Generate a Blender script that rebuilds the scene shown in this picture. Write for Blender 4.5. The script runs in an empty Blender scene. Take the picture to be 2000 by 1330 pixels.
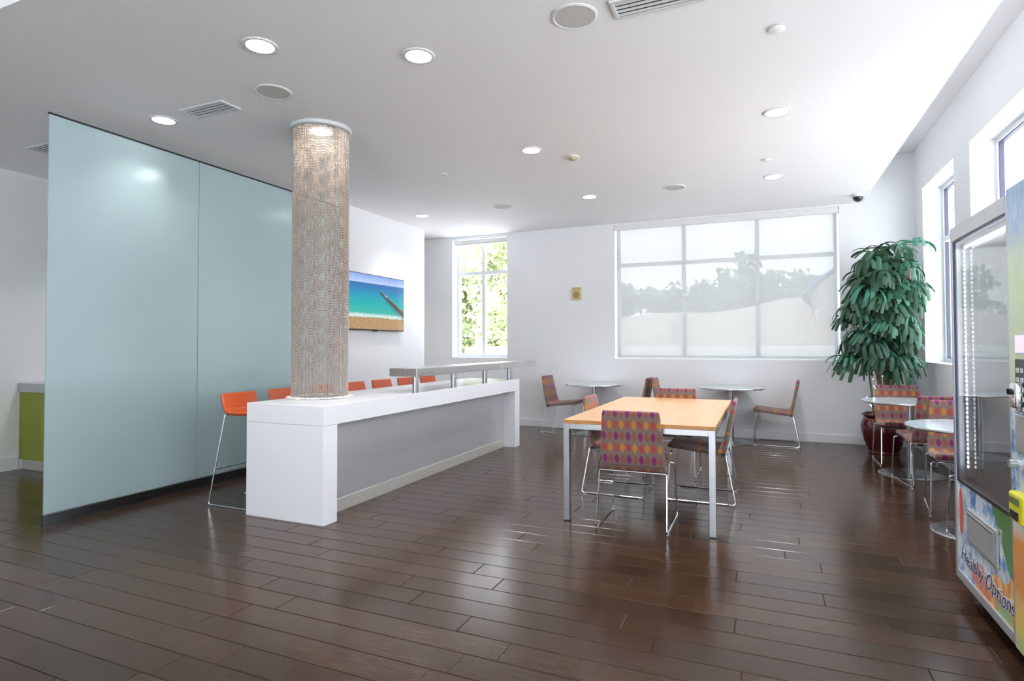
import bpy, bmesh, math, random
from mathutils import Vector, Matrix
random.seed(7)
PI = math.pi; D = math.radians
S = bpy.context.scene
C = S.collection

# ------------------------------------------------------------------ camera, world, exposure
CAM_H = 1.35
F_PX, YAW, PITCH, ROLL, CY = 1138.94, 0.407896, 0.0226775, -0.002526, 648.69
cam_d = bpy.data.cameras.new('camera')
cam = bpy.data.objects.new('camera', cam_d); C.objects.link(cam)
cam_d.sensor_width = 36.0
cam_d.lens = 36.0 * F_PX / 2000.0
cam_d.shift_y = -(665.0 - CY) / 2000.0
cam_d.clip_start = 0.05; cam_d.clip_end = 400
cf = Vector((-math.sin(YAW) * math.cos(PITCH), math.cos(YAW) * math.cos(PITCH), math.sin(PITCH)))
cr = Vector((math.cos(YAW), math.sin(YAW), 0)); cu = cr.cross(cf)
cr2 = cr * math.cos(ROLL) + cu * math.sin(ROLL); cu2 = -cr * math.sin(ROLL) + cu * math.cos(ROLL)
mw = Matrix((cr2, cu2, -cf)).transposed().to_4x4(); mw.translation = (0, 0, CAM_H)
cam.matrix_world = mw
S.camera = cam

def project(p):
    v = Vector(p) - Vector((0, 0, CAM_H)); d = v.dot(cf)
    if d < 0.1: return None
    return 1000 + F_PX * v.dot(cr2) / d, CY - F_PX * v.dot(cu2) / d, d

w = bpy.data.worlds.new('sky'); S.world = w; w.use_nodes = True
nt = w.node_tree; nt.nodes.clear()
wo = nt.nodes.new('ShaderNodeOutputWorld'); bg = nt.nodes.new('ShaderNodeBackground')
tc = nt.nodes.new('ShaderNodeTexCoord'); sp = nt.nodes.new('ShaderNodeSeparateXYZ'); cr_ = nt.nodes.new('ShaderNodeValToRGB')
nt.links.new(tc.outputs['Generated'], sp.inputs[0]); nt.links.new(sp.outputs['Z'], cr_.inputs[0])
nt.links.new(cr_.outputs[0], bg.inputs[0]); nt.links.new(bg.outputs[0], wo.inputs[0])
cr_.color_ramp.elements[0].position = 0.0; cr_.color_ramp.elements[0].color = (0.94, 0.97, 1, 1)
cr_.color_ramp.elements[1].position = 0.8; cr_.color_ramp.elements[1].color = (0.74, 0.86, 1, 1)
SKY = 1.8
bg.inputs[1].default_value = SKY

sun_d = bpy.data.lights.new('sun', 'SUN'); sun_d.energy = 8.6; sun_d.angle = math.radians(1.0); sun_d.color = (.98, .985, 1)
sun = bpy.data.objects.new('sun', sun_d); C.objects.link(sun); sun.rotation_euler = (0, math.radians(-22), 0)   # high sun from the left, behind the building

S.view_settings.view_transform = 'Standard'
try: S.view_settings.look = 'None'
except Exception: pass
S.view_settings.gamma = 1.0
S.view_settings.use_curve_mapping = False
S.view_settings.exposure = 1.69
LAMP = 4.5           # radiance of the downlight lenses
SPOT = 52.0          # watts of the lamp behind each lens
cy = S.cycles
cy.max_bounces = 8; cy.diffuse_bounces = 5; cy.glossy_bounces = 4; cy.transmission_bounces = 6; cy.transparent_max_bounces = 10
cy.adaptive_threshold = 0.025
cy.caustics_reflective = False; cy.caustics_refractive = False
cy.sample_clamp_indirect = 6.0

def portal(loc, rot, sx, sy):
    l = bpy.data.lights.new('window_portal', 'AREA'); l.shape = 'RECTANGLE'; l.size = sx; l.size_y = sy
    l.cycles.is_portal = True
    o = bpy.data.objects.new('window_portal', l); C.objects.link(o); o.location = loc; o.rotation_euler = rot

# ------------------------------------------------------------------ material helpers
class NT:
    def __init__(s, name):
        s.m = bpy.data.materials.new(name); s.m.use_nodes = True; s.t = s.m.node_tree; s.t.nodes.clear()
        s.out = s.t.nodes.new('ShaderNodeOutputMaterial')
    def n(s, typ, **kw):
        o = s.t.nodes.new(typ)
        for k, v in kw.items(): setattr(o, k, v)
        return o
    def put(s, sock, v):
        if isinstance(v, bpy.types.NodeSocket): s.t.links.new(v, sock)
        else: sock.default_value = v
    def ma(s, op, a, b=None, c=None, clamp=False):
        o = s.n('ShaderNodeMath', operation=op); o.use_clamp = clamp
        s.put(o.inputs[0], a)
        if b is not None: s.put(o.inputs[1], b)
        if c is not None: s.put(o.inputs[2], c)
        return o.outputs[0]
    def mix(s, f, a, b):
        o = s.n('ShaderNodeMix', data_type='RGBA'); s.put(o.inputs[0], f)
        s.put(o.inputs[6], a if isinstance(a, bpy.types.NodeSocket) else (*a[:3], 1))
        s.put(o.inputs[7], b if isinstance(b, bpy.types.NodeSocket) else (*b[:3], 1))
        return o.outputs[2]
    def ramp(s, f, pts, interp='LINEAR'):
        o = s.n('ShaderNodeValToRGB'); s.put(o.inputs[0], f); e = o.color_ramp.elements; o.color_ramp.interpolation = interp
        while len(e) < len(pts): e.new(0.5)
        for i, (p, c) in enumerate(pts):
            e[i].position = p; e[i].color = (*(c if not isinstance(c, (int, float)) else (c, c, c)), 1)
        return o.outputs[0]
    def noise(s, vec, scale, detail=3, rough=0.5):
        o = s.n('ShaderNodeTexNoise'); o.inputs['Scale'].default_value = scale; o.inputs['Detail'].default_value = detail
        o.inputs['Roughness'].default_value = rough
        if vec is not None: s.t.links.new(vec, o.inputs['Vector'])
        return o.outputs['Fac']
    def coord(s, which='Object'): return s.n('ShaderNodeTexCoord').outputs[which]
    def sep(s, v):
        o = s.n('ShaderNodeSeparateXYZ'); s.t.links.new(v, o.inputs[0]); return o.outputs
    def scale(s, v, sc):
        o = s.n('ShaderNodeMapping'); s.t.links.new(v, o.inputs['Vector']); o.inputs['Scale'].default_value = sc; return o.outputs[0]
    def bump(s, h, strength=0.2, dist=0.01):
        o = s.n('ShaderNodeBump'); s.put(o.inputs['Height'], h); o.inputs['Strength'].default_value = strength
        o.inputs['Distance'].default_value = dist; return o.outputs[0]
    def pr(s, col=(.8, .8, .8), rough=.5, metal=0., **kw):
        o = s.n('ShaderNodeBsdfPrincipled')
        s.put(o.inputs['Base Color'], col if isinstance(col, bpy.types.NodeSocket) else (*col[:3], 1))
        s.put(o.inputs['Roughness'], rough); s.put(o.inputs['Metallic'], metal)
        for k, v in kw.items():
            k = k.replace('_', ' ')
            if isinstance(v, tuple): v = (*v[:3], 1) if len(v) == 3 and 'Color' in k else v
            s.put(o.inputs[k], v)
        return o.outputs[0]
    def end(s, sh): s.t.links.new(sh, s.out.inputs[0]); return s.m

def simple(name, col, rough=.5, metal=0., **kw):
    t = NT(name); return t.end(t.pr(col, rough, metal, **kw))
def paint(name, col, rough=.6):
    t = NT(name); co = t.coord('Object')
    n = t.noise(co, 90, 3); return t.end(t.pr(col, rough, Normal=t.bump(n, .04, .002)))
def emit(name, col, st):
    t = NT(name); e = t.n('ShaderNodeEmission'); e.inputs[0].default_value = (*col, 1); e.inputs[1].default_value = st
    return t.end(e.outputs[0])
def brushed(name, col, rough, sc, metal=1.0):
    t = NT(name); co = t.coord('Object'); n = t.noise(t.scale(co, sc), 1.0, 3, .6)
    r = t.ma('MULTIPLY_ADD', n, .22, rough - .11)
    return t.end(t.pr(t.mix(n, tuple(c * .86 for c in col), tuple(min(1, c * 1.1) for c in col)), r, metal))
def both_sides(t, ior):       # same reflectance from either side of a thin sheet
    return t.ma('MULTIPLY_ADD', t.n('ShaderNodeNewGeometry').outputs['Backfacing'], 1. / ior - ior, ior)
def clearglass(name, tint=(1, 1, 1), ior=1.5, boost=1.0):
    t = NT(name); fr = t.n('ShaderNodeFresnel'); t.put(fr.inputs[0], both_sides(t, ior))
    tr = t.n('ShaderNodeBsdfTransparent'); tr.inputs[0].default_value = (*tint, 1)
    gl = t.n('ShaderNodeBsdfGlossy'); gl.inputs['Roughness'].default_value = 0.0
    mx = t.n('ShaderNodeMixShader'); t.put(mx.inputs[0], t.ma('MULTIPLY', fr.outputs[0], boost, clamp=True))
    t.t.links.new(tr.outputs[0], mx.inputs[1]); t.t.links.new(gl.outputs[0], mx.inputs[2])
    return t.end(mx.outputs[0])

MT = {}
MT['wall'] = paint('white_wall_paint', (.86, .87, .885), .55)
MT['ceil'] = paint('ceiling_paint', (.90, .89, .89), .7)
MT['base'] = simple('white_trim_paint', (.84, .85, .87), .35)
MT['counter'] = simple('white_solid_surface', (.86, .87, .90), .22)
MT['steel'] = brushed('brushed_steel_panel', (.70, .71, .73), .46, (3, 3, 160), .72)
MT['steel_kick'] = brushed('brushed_steel_kick', (.62, .605, .56), .40, (3, 3, 160), .35)
MT['ledge'] = brushed('brushed_steel_ledge', (.64, .63, .62), .30, (60, 2, 60))
MT['alu'] = brushed('satin_aluminium', (.44, .45, .47), .34, (40, 40, 3))
MT['chrome'] = simple('chrome', (.82, .83, .85), .07, 1.0)
MT['bead'] = simple('bead_chain_metal', (.60, .545, .50), .24, 1.0)
MT['bead_end'] = simple('clear_bead_ends', (.9, .89, .86), .2)
MT['black'] = simple('black_plastic', (.015, .015, .017), .35)
MT['dark'] = simple('dark_gap', (.012, .014, .016), .7)
MT['wplastic'] = simple('white_plastic', (.80, .80, .79), .4)
MT['speaker'] = None
MT['pane'] = clearglass('window_glass')
MT['frame'] = simple('white_aluminium_frame', (.78, .80, .83), .35)
MT['lens'] = emit('downlight_lens', (1, .98, .96), LAMP)
MT['tabletop'] = simple('pale_grey_laminate', (.50, .56, .60), .12)
MT['tableedge'] = simple('metal_table_edge', (.70, .72, .74), .25, 1.0)
MT['table_pole'] = brushed('table_pole_steel', (.46, .48, .50), .28, (60, 60, 2))
MT['grout'] = simple('dark_grout', (.022, .017, .014), .8)

def m_plank():
    t = NT('wood_look_plank'); co = t.coord('Object'); oi = t.n('ShaderNodeObjectInfo')
    r = oi.outputs['Random']
    cmb = t.n('ShaderNodeCombineXYZ'); t.put(cmb.inputs[0], t.ma('MULTIPLY', r, 37.)); t.put(cmb.inputs[1], t.ma('MULTIPLY', r, 91.))
    ad = t.n('ShaderNodeVectorMath', operation='ADD'); t.t.links.new(co, ad.inputs[0]); t.t.links.new(cmb.outputs[0], ad.inputs[1])
    v = ad.outputs[0]
    g1 = t.noise(t.scale(v, (3.0, 60, 1)), 1.0, 6, .6); g2 = t.noise(t.scale(v, (14, 260, 1)), 1.0, 3, .6); g3 = t.noise(v, 3.5, 2)
    c = t.ramp(g1, [(.25, (.052, .025, .0135)), (.5, (.072, .037, .021)), (.8, (.100, .056, .034))])
    c = t.mix(t.ma('MULTIPLY', g2, .35), c, (.030, .016, .010))
    hv = t.ma('MULTIPLY_ADD', r, .36, .62)
    hs = t.n('ShaderNodeHueSaturation'); t.t.links.new(c, hs.inputs['Color']); t.put(hs.inputs['Value'], t.ma('MULTIPLY', hv, t.ma('MULTIPLY_ADD', g3, .5, .75)))
    rough = t.ma('MULTIPLY_ADD', g1, .2, .30)
    return t.end(t.pr(hs.outputs[0], t.ma('MULTIPLY_ADD', g3, .06, .17), Specular_IOR_Level=.42, Normal=t.bump(t.ma('ADD', g1, t.ma('MULTIPLY', g2, .5)), .035, .002)))
MT['plank'] = m_plank()

def m_fabric():
    t = NT('leaf_pattern_upholstery'); uv = t.n('ShaderNodeUVMap'); uv.uv_map = 'UVMap'
    x, y, _ = t.sep(uv.outputs[0])
    PX, PY = .0450, .0885
    cx = t.ma('DIVIDE', x, PX); ry = t.ma('DIVIDE', y, PY)
    ci = t.ma('FLOOR', cx); ri = t.ma('FLOOR', ry)
    du = t.ma('ABSOLUTE', t.ma('MULTIPLY', t.ma('SUBTRACT', t.ma('SUBTRACT', cx, ci), .5), PX))
    dv = t.ma('ABSOLUTE', t.ma('MULTIPLY', t.ma('SUBTRACT', t.ma('SUBTRACT', ry, ri), .5), PY))
    pc = t.ma('PINGPONG', ci, 1.); pr_ = t.ma('PINGPONG', ri, 1.)
    d = t.ma('ADD', t.ma('POWER', t.ma('DIVIDE', du, .0185), 1.5), t.ma('POWER', t.ma('DIVIDE', dv, .036), 1.25))
    nz = t.noise(t.scale(uv.outputs[0], (1, 1, 1)), 260, 2)
    d = t.ma('ADD', d, t.ma('MULTIPLY_ADD', nz, .35, -.17))
    mask = t.ma('LESS_THAN', d, 1.)
    rowA = t.mix(pc, (.25, .012, .125), (.30, .095, .065))
    rowB = t.mix(pc, (.50, .06, .05), (.60, .235, .03))
    col = t.mix(mask, (.23, .165, .14), t.mix(pr_, rowA, rowB))
    weave = t.noise(t.scale(uv.outputs[0], (1, 1, 1)), 900, 2)
    col = t.mix(t.ma('MULTIPLY', weave, .22), col, (.12, .08, .07))
    return t.end(t.pr(col, .85, Sheen_Weight=.25, Normal=t.bump(weave, .15, .001)))
MT['fabric'] = m_fabric()

def m_leather():
    t = NT('orange_leather'); co = t.coord('Object'); n = t.noise(co, 120, 3)
    return t.end(t.pr((.62, .105, .022), .30, Coat_Weight=.25, Coat_Roughness=.2, Normal=t.bump(n, .06, .002)))
MT['leather'] = m_leather()
MT['piping'] = simple('dark_red_edge', (.25, .035, .012), .5)

def m_wood(name, c1, c2, rough, sc):
    t = NT(name); co = t.coord('Object'); g = t.noise(t.scale(co, sc), 1.0, 5, .6); g2 = t.noise(t.scale(co, tuple(q * 4 for q in sc)), 1., 3)
    c = t.ramp(g, [(.3, c1), (.7, c2)]); c = t.mix(t.ma('MULTIPLY', g2, .25), c, tuple(q * .8 for q in c1))
    return t.end(t.pr(c, rough))
MT['maple'] = m_wood('maple_veneer_top', (.66, .37, .16), (.75, .46, .23), .27, (26, 1.6, 10))
MT['maple_edge'] = m_wood('maple_edge', (.50, .22, .06), (.62, .31, .10), .35, (8, 8, 60))
MT['green'] = m_wood('green_stained_wood', (.20, .26, .012), (.27, .34, .02), .35, (30, 30, 1.4))
MT['cabtop'] = simple('grey_countertop', (.42, .45, .47), .3)
MT['cablight'] = simple('pale_countertop', (.72, .80, .80), .3)

def m_frosted():
    t = NT('frosted_teal_glass')
    rf = t.n('ShaderNodeBsdfRefraction'); rf.inputs['Color'].default_value = (.88, .97, .98, 1); rf.inputs['Roughness'].default_value = .27; rf.inputs['IOR'].default_value = 1.35
    tl = t.n('ShaderNodeBsdfTranslucent'); tl.inputs['Color'].default_value = (.76, .92, .94, 1)
    df = t.n('ShaderNodeBsdfDiffuse'); df.inputs['Color'].default_value = (.72, .92, .96, 1)
    gl = t.n('ShaderNodeBsdfGlossy'); gl.inputs['Roughness'].default_value = .5
    m1 = t.n('ShaderNodeMixShader'); m1.inputs[0].default_value = .25
    t.t.links.new(rf.outputs[0], m1.inputs[1]); t.t.links.new(tl.outputs[0], m1.inputs[2])
    m2 = t.n('ShaderNodeMixShader'); m2.inputs[0].default_value = .42
    t.t.links.new(m1.outputs[0], m2.inputs[1]); t.t.links.new(df.outputs[0], m2.inputs[2])
    fr = t.n('ShaderNodeFresnel'); t.put(fr.inputs[0], both_sides(t, 1.45))
    m3 = t.n('ShaderNodeMixShader'); t.t.links.new(fr.outputs[0], m3.inputs[0])
    t.t.links.new(m2.outputs[0], m3.inputs[1]); t.t.links.new(gl.outputs[0], m3.inputs[2])
    return t.end(m3.outputs[0])
MT['frosted'] = m_frosted()

def m_shade():
    t = NT('white_screen_shade_fabric')
    tr = t.n('ShaderNodeBsdfTransparent'); tr.inputs[0].default_value = (1, 1, 1, 1)
    tl = t.n('ShaderNodeBsdfTranslucent'); tl.inputs[0].default_value = (.150, .152, .150, 1)
    df = t.n('ShaderNodeBsdfDiffuse'); df.inputs[0].default_value = (.82, .83, .82, 1)
    a = t.n('ShaderNodeMixShader'); a.inputs[0].default_value = .45
    t.t.links.new(tl.outputs[0], a.inputs[1]); t.t.links.new(df.outputs[0], a.inputs[2])
    b = t.n('ShaderNodeMixShader'); b.inputs[0].default_value = .925
    t.t.links.new(tr.outputs[0], b.inputs[1]); t.t.links.new(a.outputs[0], b.inputs[2])
    return t.end(b.outputs[0])
MT['shade'] = m_shade()

def m_speaker():
    t = NT('speaker_grille'); co = t.coord('Object')
    v = t.n('ShaderNodeTexVoronoi'); v.inputs['Scale'].default_value = 160; t.t.links.new(co, v.inputs['Vector'])
    h = t.ma('LESS_THAN', v.outputs['Distance'], .28)
    return t.end(t.pr(t.mix(h, (.60, .59, .55), (.30, .29, .27)), .6))
MT['speaker'] = m_speaker()

# ------------------------------------------------------------------ mesh helpers
ORG = {}
class MB:
    def __init__(s): s.bm = bmesh.new(); s.uv = None
    def box(s, x0, x1, y0, y1, z0, z1, bev=0, seg=2):
        t = bmesh.new()
        bmesh.ops.create_cube(t, size=1, matrix=Matrix.Translation(((x0 + x1) / 2, (y0 + y1) / 2, (z0 + z1) / 2)) @ Matrix.Diagonal((abs(x1 - x0), abs(y1 - y0), abs(z1 - z0), 1)))
        if bev: bmesh.ops.bevel(t, geom=t.edges[:], offset=bev, segments=seg, profile=.5, affect='EDGES')
        s.add(t); return s
    def add(s, t, mat=None):
        me = bpy.data.meshes.new('t'); t.to_mesh(me); t.free()
        if mat is not None: me.transform(mat)
        s.bm.from_mesh(me); bpy.data.meshes.remove(me)
    def raw(s, vs, fs):
        b = [s.bm.verts.new(v) for v in vs]
        for f in fs:
            try: s.bm.faces.new([b[i] for i in f])
            except ValueError: pass
        return s
    def lathe(s, prof, c=(0, 0, 0), n=32, axis='z', caps=True):
        vs, fs = [], []; m = len(prof)
        for i in range(n):
            a = 2 * PI * i / n
            for (r, h) in prof:
                p = (r * math.cos(a), r * math.sin(a), h)
                if axis == 'x': p = (p[2], p[0], p[1])
                elif axis == 'y': p = (p[0], -p[2], p[1])
                vs.append((p[0] + c[0], p[1] + c[1], p[2] + c[2]))
        for i in range(n):
            j = (i + 1) % n
            for k in range(m - 1): fs.append((i * m + k, j * m + k, j * m + k + 1, i * m + k + 1))
        if caps:
            fs.append([i * m for i in range(n)][::-1]); fs.append([i * m + m - 1 for i in range(n)])
        return s.raw(vs, fs)
    def cyl(s, c, r, z0, z1, n=24, axis='z'): return s.lathe([(r, z0), (r, z1)], c, n, axis)
    def tube(s, pts, r, n=8, closed=False):
        pts = [Vector(p) for p in pts]; N = len(pts); vs, fs = [], []
        up = None
        for i, p in enumerate(pts):
            a = pts[i - 1] if (i > 0 or closed) else p; b = pts[(i + 1) % N] if (i < N - 1 or closed) else p
            t = (b - a).normalized()
            if up is None:
                up = Vector((0, 0, 1)) if abs(t.z) < .9 else Vector((1, 0, 0))
            u = (up - t * up.dot(t)).normalized(); up = u; v = t.cross(u)
            rr = r[i] if isinstance(r, (list, tuple)) else r
            for k in range(n):
                a_ = 2 * PI * k / n; q = p + (u * math.cos(a_) + v * math.sin(a_)) * rr; vs.append(q[:])
        for i in range(N if closed else N - 1):
            j = (i + 1) % N
            for k in range(n): fs.append((i * n + k, i * n + (k + 1) % n, j * n + (k + 1) % n, j * n + k))
        if not closed: fs.append(list(range(n))[::-1]); fs.append([(N - 1) * n + k for k in range(n)])
        return s.raw(vs, fs)
    def build(s, name, mat, parent=None, smooth=False, sharp=None, local=False):
        bmesh.ops.recalc_face_normals(s.bm, faces=s.bm.faces[:])
        me = bpy.data.meshes.new(name)
        o = Vector((0, 0, 0))
        if parent is not None and not local: o = ORG.get(parent.name, Vector((0, 0, 0)))
        if o.length: bmesh.ops.translate(s.bm, verts=s.bm.verts[:], vec=-o)
        s.bm.to_mesh(me); s.bm.free()
        return link(name, me, mat, parent, smooth, o)
def link(name, me, mat, parent=None, smooth=False, org=None):
    ob = bpy.data.objects.new(name, me); C.objects.link(ob)
    if mat is not None and not me.materials: me.materials.append(MT[mat] if isinstance(mat, str) else mat)
    if smooth:
        me.polygons.foreach_set('use_smooth', [True] * len(me.polygons))
        try: me.set_sharp_from_angle(angle=math.radians(40))
        except Exception: pass
    if parent is not None: ob.parent = parent
    ORG[ob.name] = org if org is not None else Vector((0, 0, 0))
    return ob
def fillet(pts, r, n=5, closed=False):
    P = [Vector(p) for p in pts]; N = len(P); out = []
    for i, p in enumerate(P):
        if not closed and i in (0, N - 1): out.append(p); continue
        a = P[i - 1] - p; b = P[(i + 1) % N] - p; d = min(r, a.length * .45, b.length * .45)
        s0 = p + a.normalized() * d; s1 = p + b.normalized() * d
        for k in range(n + 1):
            t = k / n; out.append(s0 * (1 - t) ** 2 + p * 2 * t * (1 - t) + s1 * t * t)
    return out
def tag(o, label, cat, group=None, kind=None):
    o['label'] = label; o['category'] = cat
    if group: o['group'] = group
    if kind: o['kind'] = kind
    return o
def thing(name, label, cat, loc=(0, 0, 0), rz=0., group=None, kind=None):
    o = bpy.data.objects.new(name, None); C.objects.link(o); o.location = loc; o.rotation_euler = (0, 0, rz); o.empty_display_size = .1
    ORG[o.name] = Vector(loc); return tag(o, label, cat, group, kind)
def struct(o, label, cat): return tag(o, label, cat, None, 'structure')
def dup(root, loc, rz, label, group=None):
    r = root.copy(); C.objects.link(r); r.location = loc; r.rotation_euler = (0, 0, rz); r['label'] = label
    if group: r['group'] = group
    for ch in list(root.children):
        c = ch.copy(); C.objects.link(c); c.parent = r
        for g in list(ch.children):
            d = g.copy(); C.objects.link(d); d.parent = c
    ORG[r.name] = Vector(loc); return r

# ------------------------------------------------------------------ room shell
XL, XR, YB, YF, CZ = -7.56, 1.84, 9.12, -4.5, 3.28
HZ = 4.4          # lobby ceiling behind the camera
CEX, CEY = 1.25, 1.86
TH = .30
# floor: grout bed + planks
fl = struct(MB().box(XL - TH, XR + TH, YF - TH, YB + TH, -.25, -.004).build('floor', 'grout'), 'dark brown wood-look plank floor with thin grout lines', 'floor')
PW, PL, GAP = .163, 1.2535, .0035
Y0 = 2.616
knownX = {0: -.475, 1: -.643, 2: -.144, 3: -.346, 4: -.716, 5: -.977, 6: -.164, 7: -.335, 8: .301, 9: .107, 10: .766, 13: .589, -1: -1.353, -2: -1.07, -3: -1.22, -5: -3.41}
def plank_bm(L):
    t = bmesh.new(); b = .0022; w2, l2 = (PW - GAP) / 2, (L - GAP) / 2
    v = [t.verts.new(p) for p in ((-l2, -w2, -.006), (l2, -w2, -.006), (l2, w2, -.006), (-l2, w2, -.006), (-l2, -w2, -b), (l2, -w2, -b), (l2, w2, -b), (-l2, w2, -b), (-l2 + b, -w2 + b, 0), (l2 - b, -w2 + b, 0), (l2 - b, w2 - b, 0), (-l2 + b, w2 - b, 0))]
    t.faces.new(v[8:12])
    for i in range(4):
        j = (i + 1) % 4
        t.faces.new((v[i], v[j], v[4 + j], v[4 + i])); t.faces.new((v[4 + i], v[4 + j], v[8 + j], v[8 + i]))
    return t
rows = []
k0 = int(math.floor((YF - Y0) / PW)); k1 = int(math.ceil((YB - Y0) / PW))
rng = random.Random(3)
for k in range(k0, k1):
    y = Y0 + PW * (k + .5)
    ph = knownX.get(k, rng.random() * PL)
    x = ph - PL * math.ceil((ph - XL) / PL)
    while x < XR:
        a, b = max(x, XL), min(x + PL, XR)
        if b - a > .02: rows.append(((a + b) / 2, y, b - a))
        x += PL
vis = []
for r in rows:
    p = project((r[0], r[1], 0)); sc = -1
    if p and p[2] > .5:
        ins = any((q := project((r[0] + dx, r[1], 0))) and -10 < q[0] < 2010 and q[1] < 1345 for dx in (-r[2] / 2, 0, r[2] / 2))
        if ins and not (r[0] < -5.1 and r[1] > 4.2) : sc = r[2] / p[2] ** 3
    vis.append((sc, r))
vis.sort(key=lambda q: -q[0])
pmesh = {}
restbm = bmesh.new()
for i, (sc, (x, y, L)) in enumerate(vis):
    if sc > 0 and i < 298:
        key = round(L, 3)
        if key not in pmesh:
            me = bpy.data.meshes.new('plank'); t = plank_bm(L); bmesh.ops.recalc_face_normals(t, faces=t.faces[:]); t.to_mesh(me); t.free(); me.materials.append(MT['plank']); pmesh[key] = me
        o = bpy.data.objects.new('plank', pmesh[key]); C.objects.link(o); o.location = (x, y, 0); o.parent = fl
    else:
        t = plank_bm(L); bmesh.ops.recalc_face_normals(t, faces=t.faces[:]); me = bpy.data.meshes.new('t'); t.to_mesh(me); t.free(); me.transform(Matrix.Translation((x, y, 0))); restbm.from_mesh(me); bpy.data.meshes.remove(me)
me = bpy.data.meshes.new('planks'); restbm.to_mesh(me); restbm.free()
o = link('planks', me, 'plank', fl); o['kind'] = 'stuff'

# ceilings
m = MB().box(XL - TH, CEX, CEY, YB + TH, CZ, CZ + .62 + .5)
struct(m.build('ceiling', 'ceil'), 'flat white ceiling over the cafe area', 'ceiling')
m = MB().box(CEX, XR + TH, CEY, YB + TH, 3.90, 4.5)
struct(m.build('ceiling_cove', 'ceil'), 'raised white ceiling strip beside the window wall', 'ceiling')
m = MB().box(XL - TH, XR + TH, YF - TH, CEY, HZ, HZ + .3)
struct(m.build('ceiling_lobby', 'ceil'), 'higher white ceiling at the upper left corner of the photo', 'ceiling')

# back wall with two openings
WB = [(-5.10, -4.03, 1.14, 3.245), (-2.17, .965, 1.135, 3.255)]
def wall_x(y0, y1, xa, xb, z0, z1, ops):      # wall running along x
    m = MB(); x = xa
    for (a, b, c, d) in sorted(ops):
        m.box(x, a, y0, y1, z0, z1); m.box(a, b, y0, y1, z0, c); m.box(a, b, y0, y1, d, z1); x = b
    m.box(x, xb, y0, y1, z0, z1); return m
def wall_y(x0, x1, ya, yb, z0, z1, ops):
    m = MB(); y = ya
    for (a, b, c, d) in sorted(ops):
        m.box(x0, x1, y, a, z0, z1); m.box(x0, x1, a, b, z0, c); m.box(x0, x1, a, b, d, z1); y = b
    m.box(x0, x1, y, yb, z0, z1); return m
struct(wall_x(YB, YB + TH, XL - TH, XR + TH, 0, 4.5, WB).build('wall_back', 'wall'), 'white back wall with a wide shaded window and a narrow window', 'wall')
WR = [(7.40, 8.70, 1.13, 3.30), (4.3, 6.88, 1.13, 3.30), (1.0, 3.7, 1.13, 3.30), (-3.4, .3, 1.13, 3.30)]  # last two openings are unseen, added to let in more daylight
struct(wall_y(XR, XR + TH, YF - TH, YB, 0, 4.5, WR).build('wall_right', 'wall'), 'white right wall with deep window openings', 'wall')
struct(wall_y(XL - TH, XL, YF - TH, YB, 0, 4.5, []).build('wall_left', 'wall'), 'white left wall behind the frosted glass partition', 'wall')
WF = [(-3.6, .9, .0, 3.0)]  # opening added behind the camera to let in frontal fill
struct(wall_x(YF - TH, YF, XL, XR, 0, 4.5, WF).build('wall_front', 'wall'), 'wall behind the viewer with a wide opening added for fill light', 'wall')
TVX = -5.21
struct(MB().box(TVX - .2, TVX, 6.0, 8.36, 0, CZ).build('wall_inner', 'wall'), 'white partition wall carrying the television', 'wall')
# baseboards
struct(MB().box(TVX, XR, YB - .014, YB, 0, .115, .003).build('baseboard_back', 'base'), 'white baseboard along the back wall', 'baseboard')
struct(MB().box(XR - .014, XR, YF, YB - .014, 0, .115, .003).build('baseboard_right', 'base'), 'white baseboard along the right window wall', 'baseboard')
struct(MB().box(XL, XL + .014, YF, 3.76, 0, .14, .003).build('baseboard_left', 'base'), 'white baseboard along the left wall up to the green cabinet', 'baseboard')
struct(MB().box(TVX, TVX + .014, 6.0, 8.36, 0, .115, .003).build('baseboard_inner', 'base'), 'white baseboard of the television wall', 'baseboard')

# windows
def window_x(name, label, x0, x1, z0, z1, yf, xs, zs, fr=.05):   # facing -y, frame at yf..yf+.06
    t = thing(name, label, 'window', ((x0 + x1) / 2, yf, z0), kind='structure')
    m = MB().box(x0, x1, yf, yf + .06, z0, z0 + fr).box(x0, x1, yf, yf + .06, z1 - fr, z1).box(x0, x0 + fr, yf, yf + .06, z0 + fr, z1 - fr).box(x1 - fr, x1, yf, yf + .06, z0 + fr, z1 - fr)
    m.build('frame', 'frame', t)
    for x in xs: MB().box(x - .03, x + .03, yf - .01, yf + .06, z0 + fr, z1 - fr).build('mullion', 'frame', t)
    for z in zs: MB().box(x0 + fr, x1 - fr, yf - .006, yf + .055, z - .03, z + .03).build('transom', 'frame', t)
    ex = [x0 + fr] + list(xs) + [x1 - fr]; ez = [z0 + fr] + list(zs) + [z1 - fr]
    for a, b in zip(ex, ex[1:]):
        for c, d in zip(ez, ez[1:]):
            MB().raw([(a, yf + .03, c), (b, yf + .03, c), (b, yf + .03, d), (a, yf + .03, d)], [(0, 1, 2, 3)]).build('pane', 'pane', t)
    portal(((x0 + x1) / 2, yf + .12, (z0 + z1) / 2), (-PI / 2 if yf > 0 else PI / 2, 0, 0), x1 - x0, z1 - z0)
    return t
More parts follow.
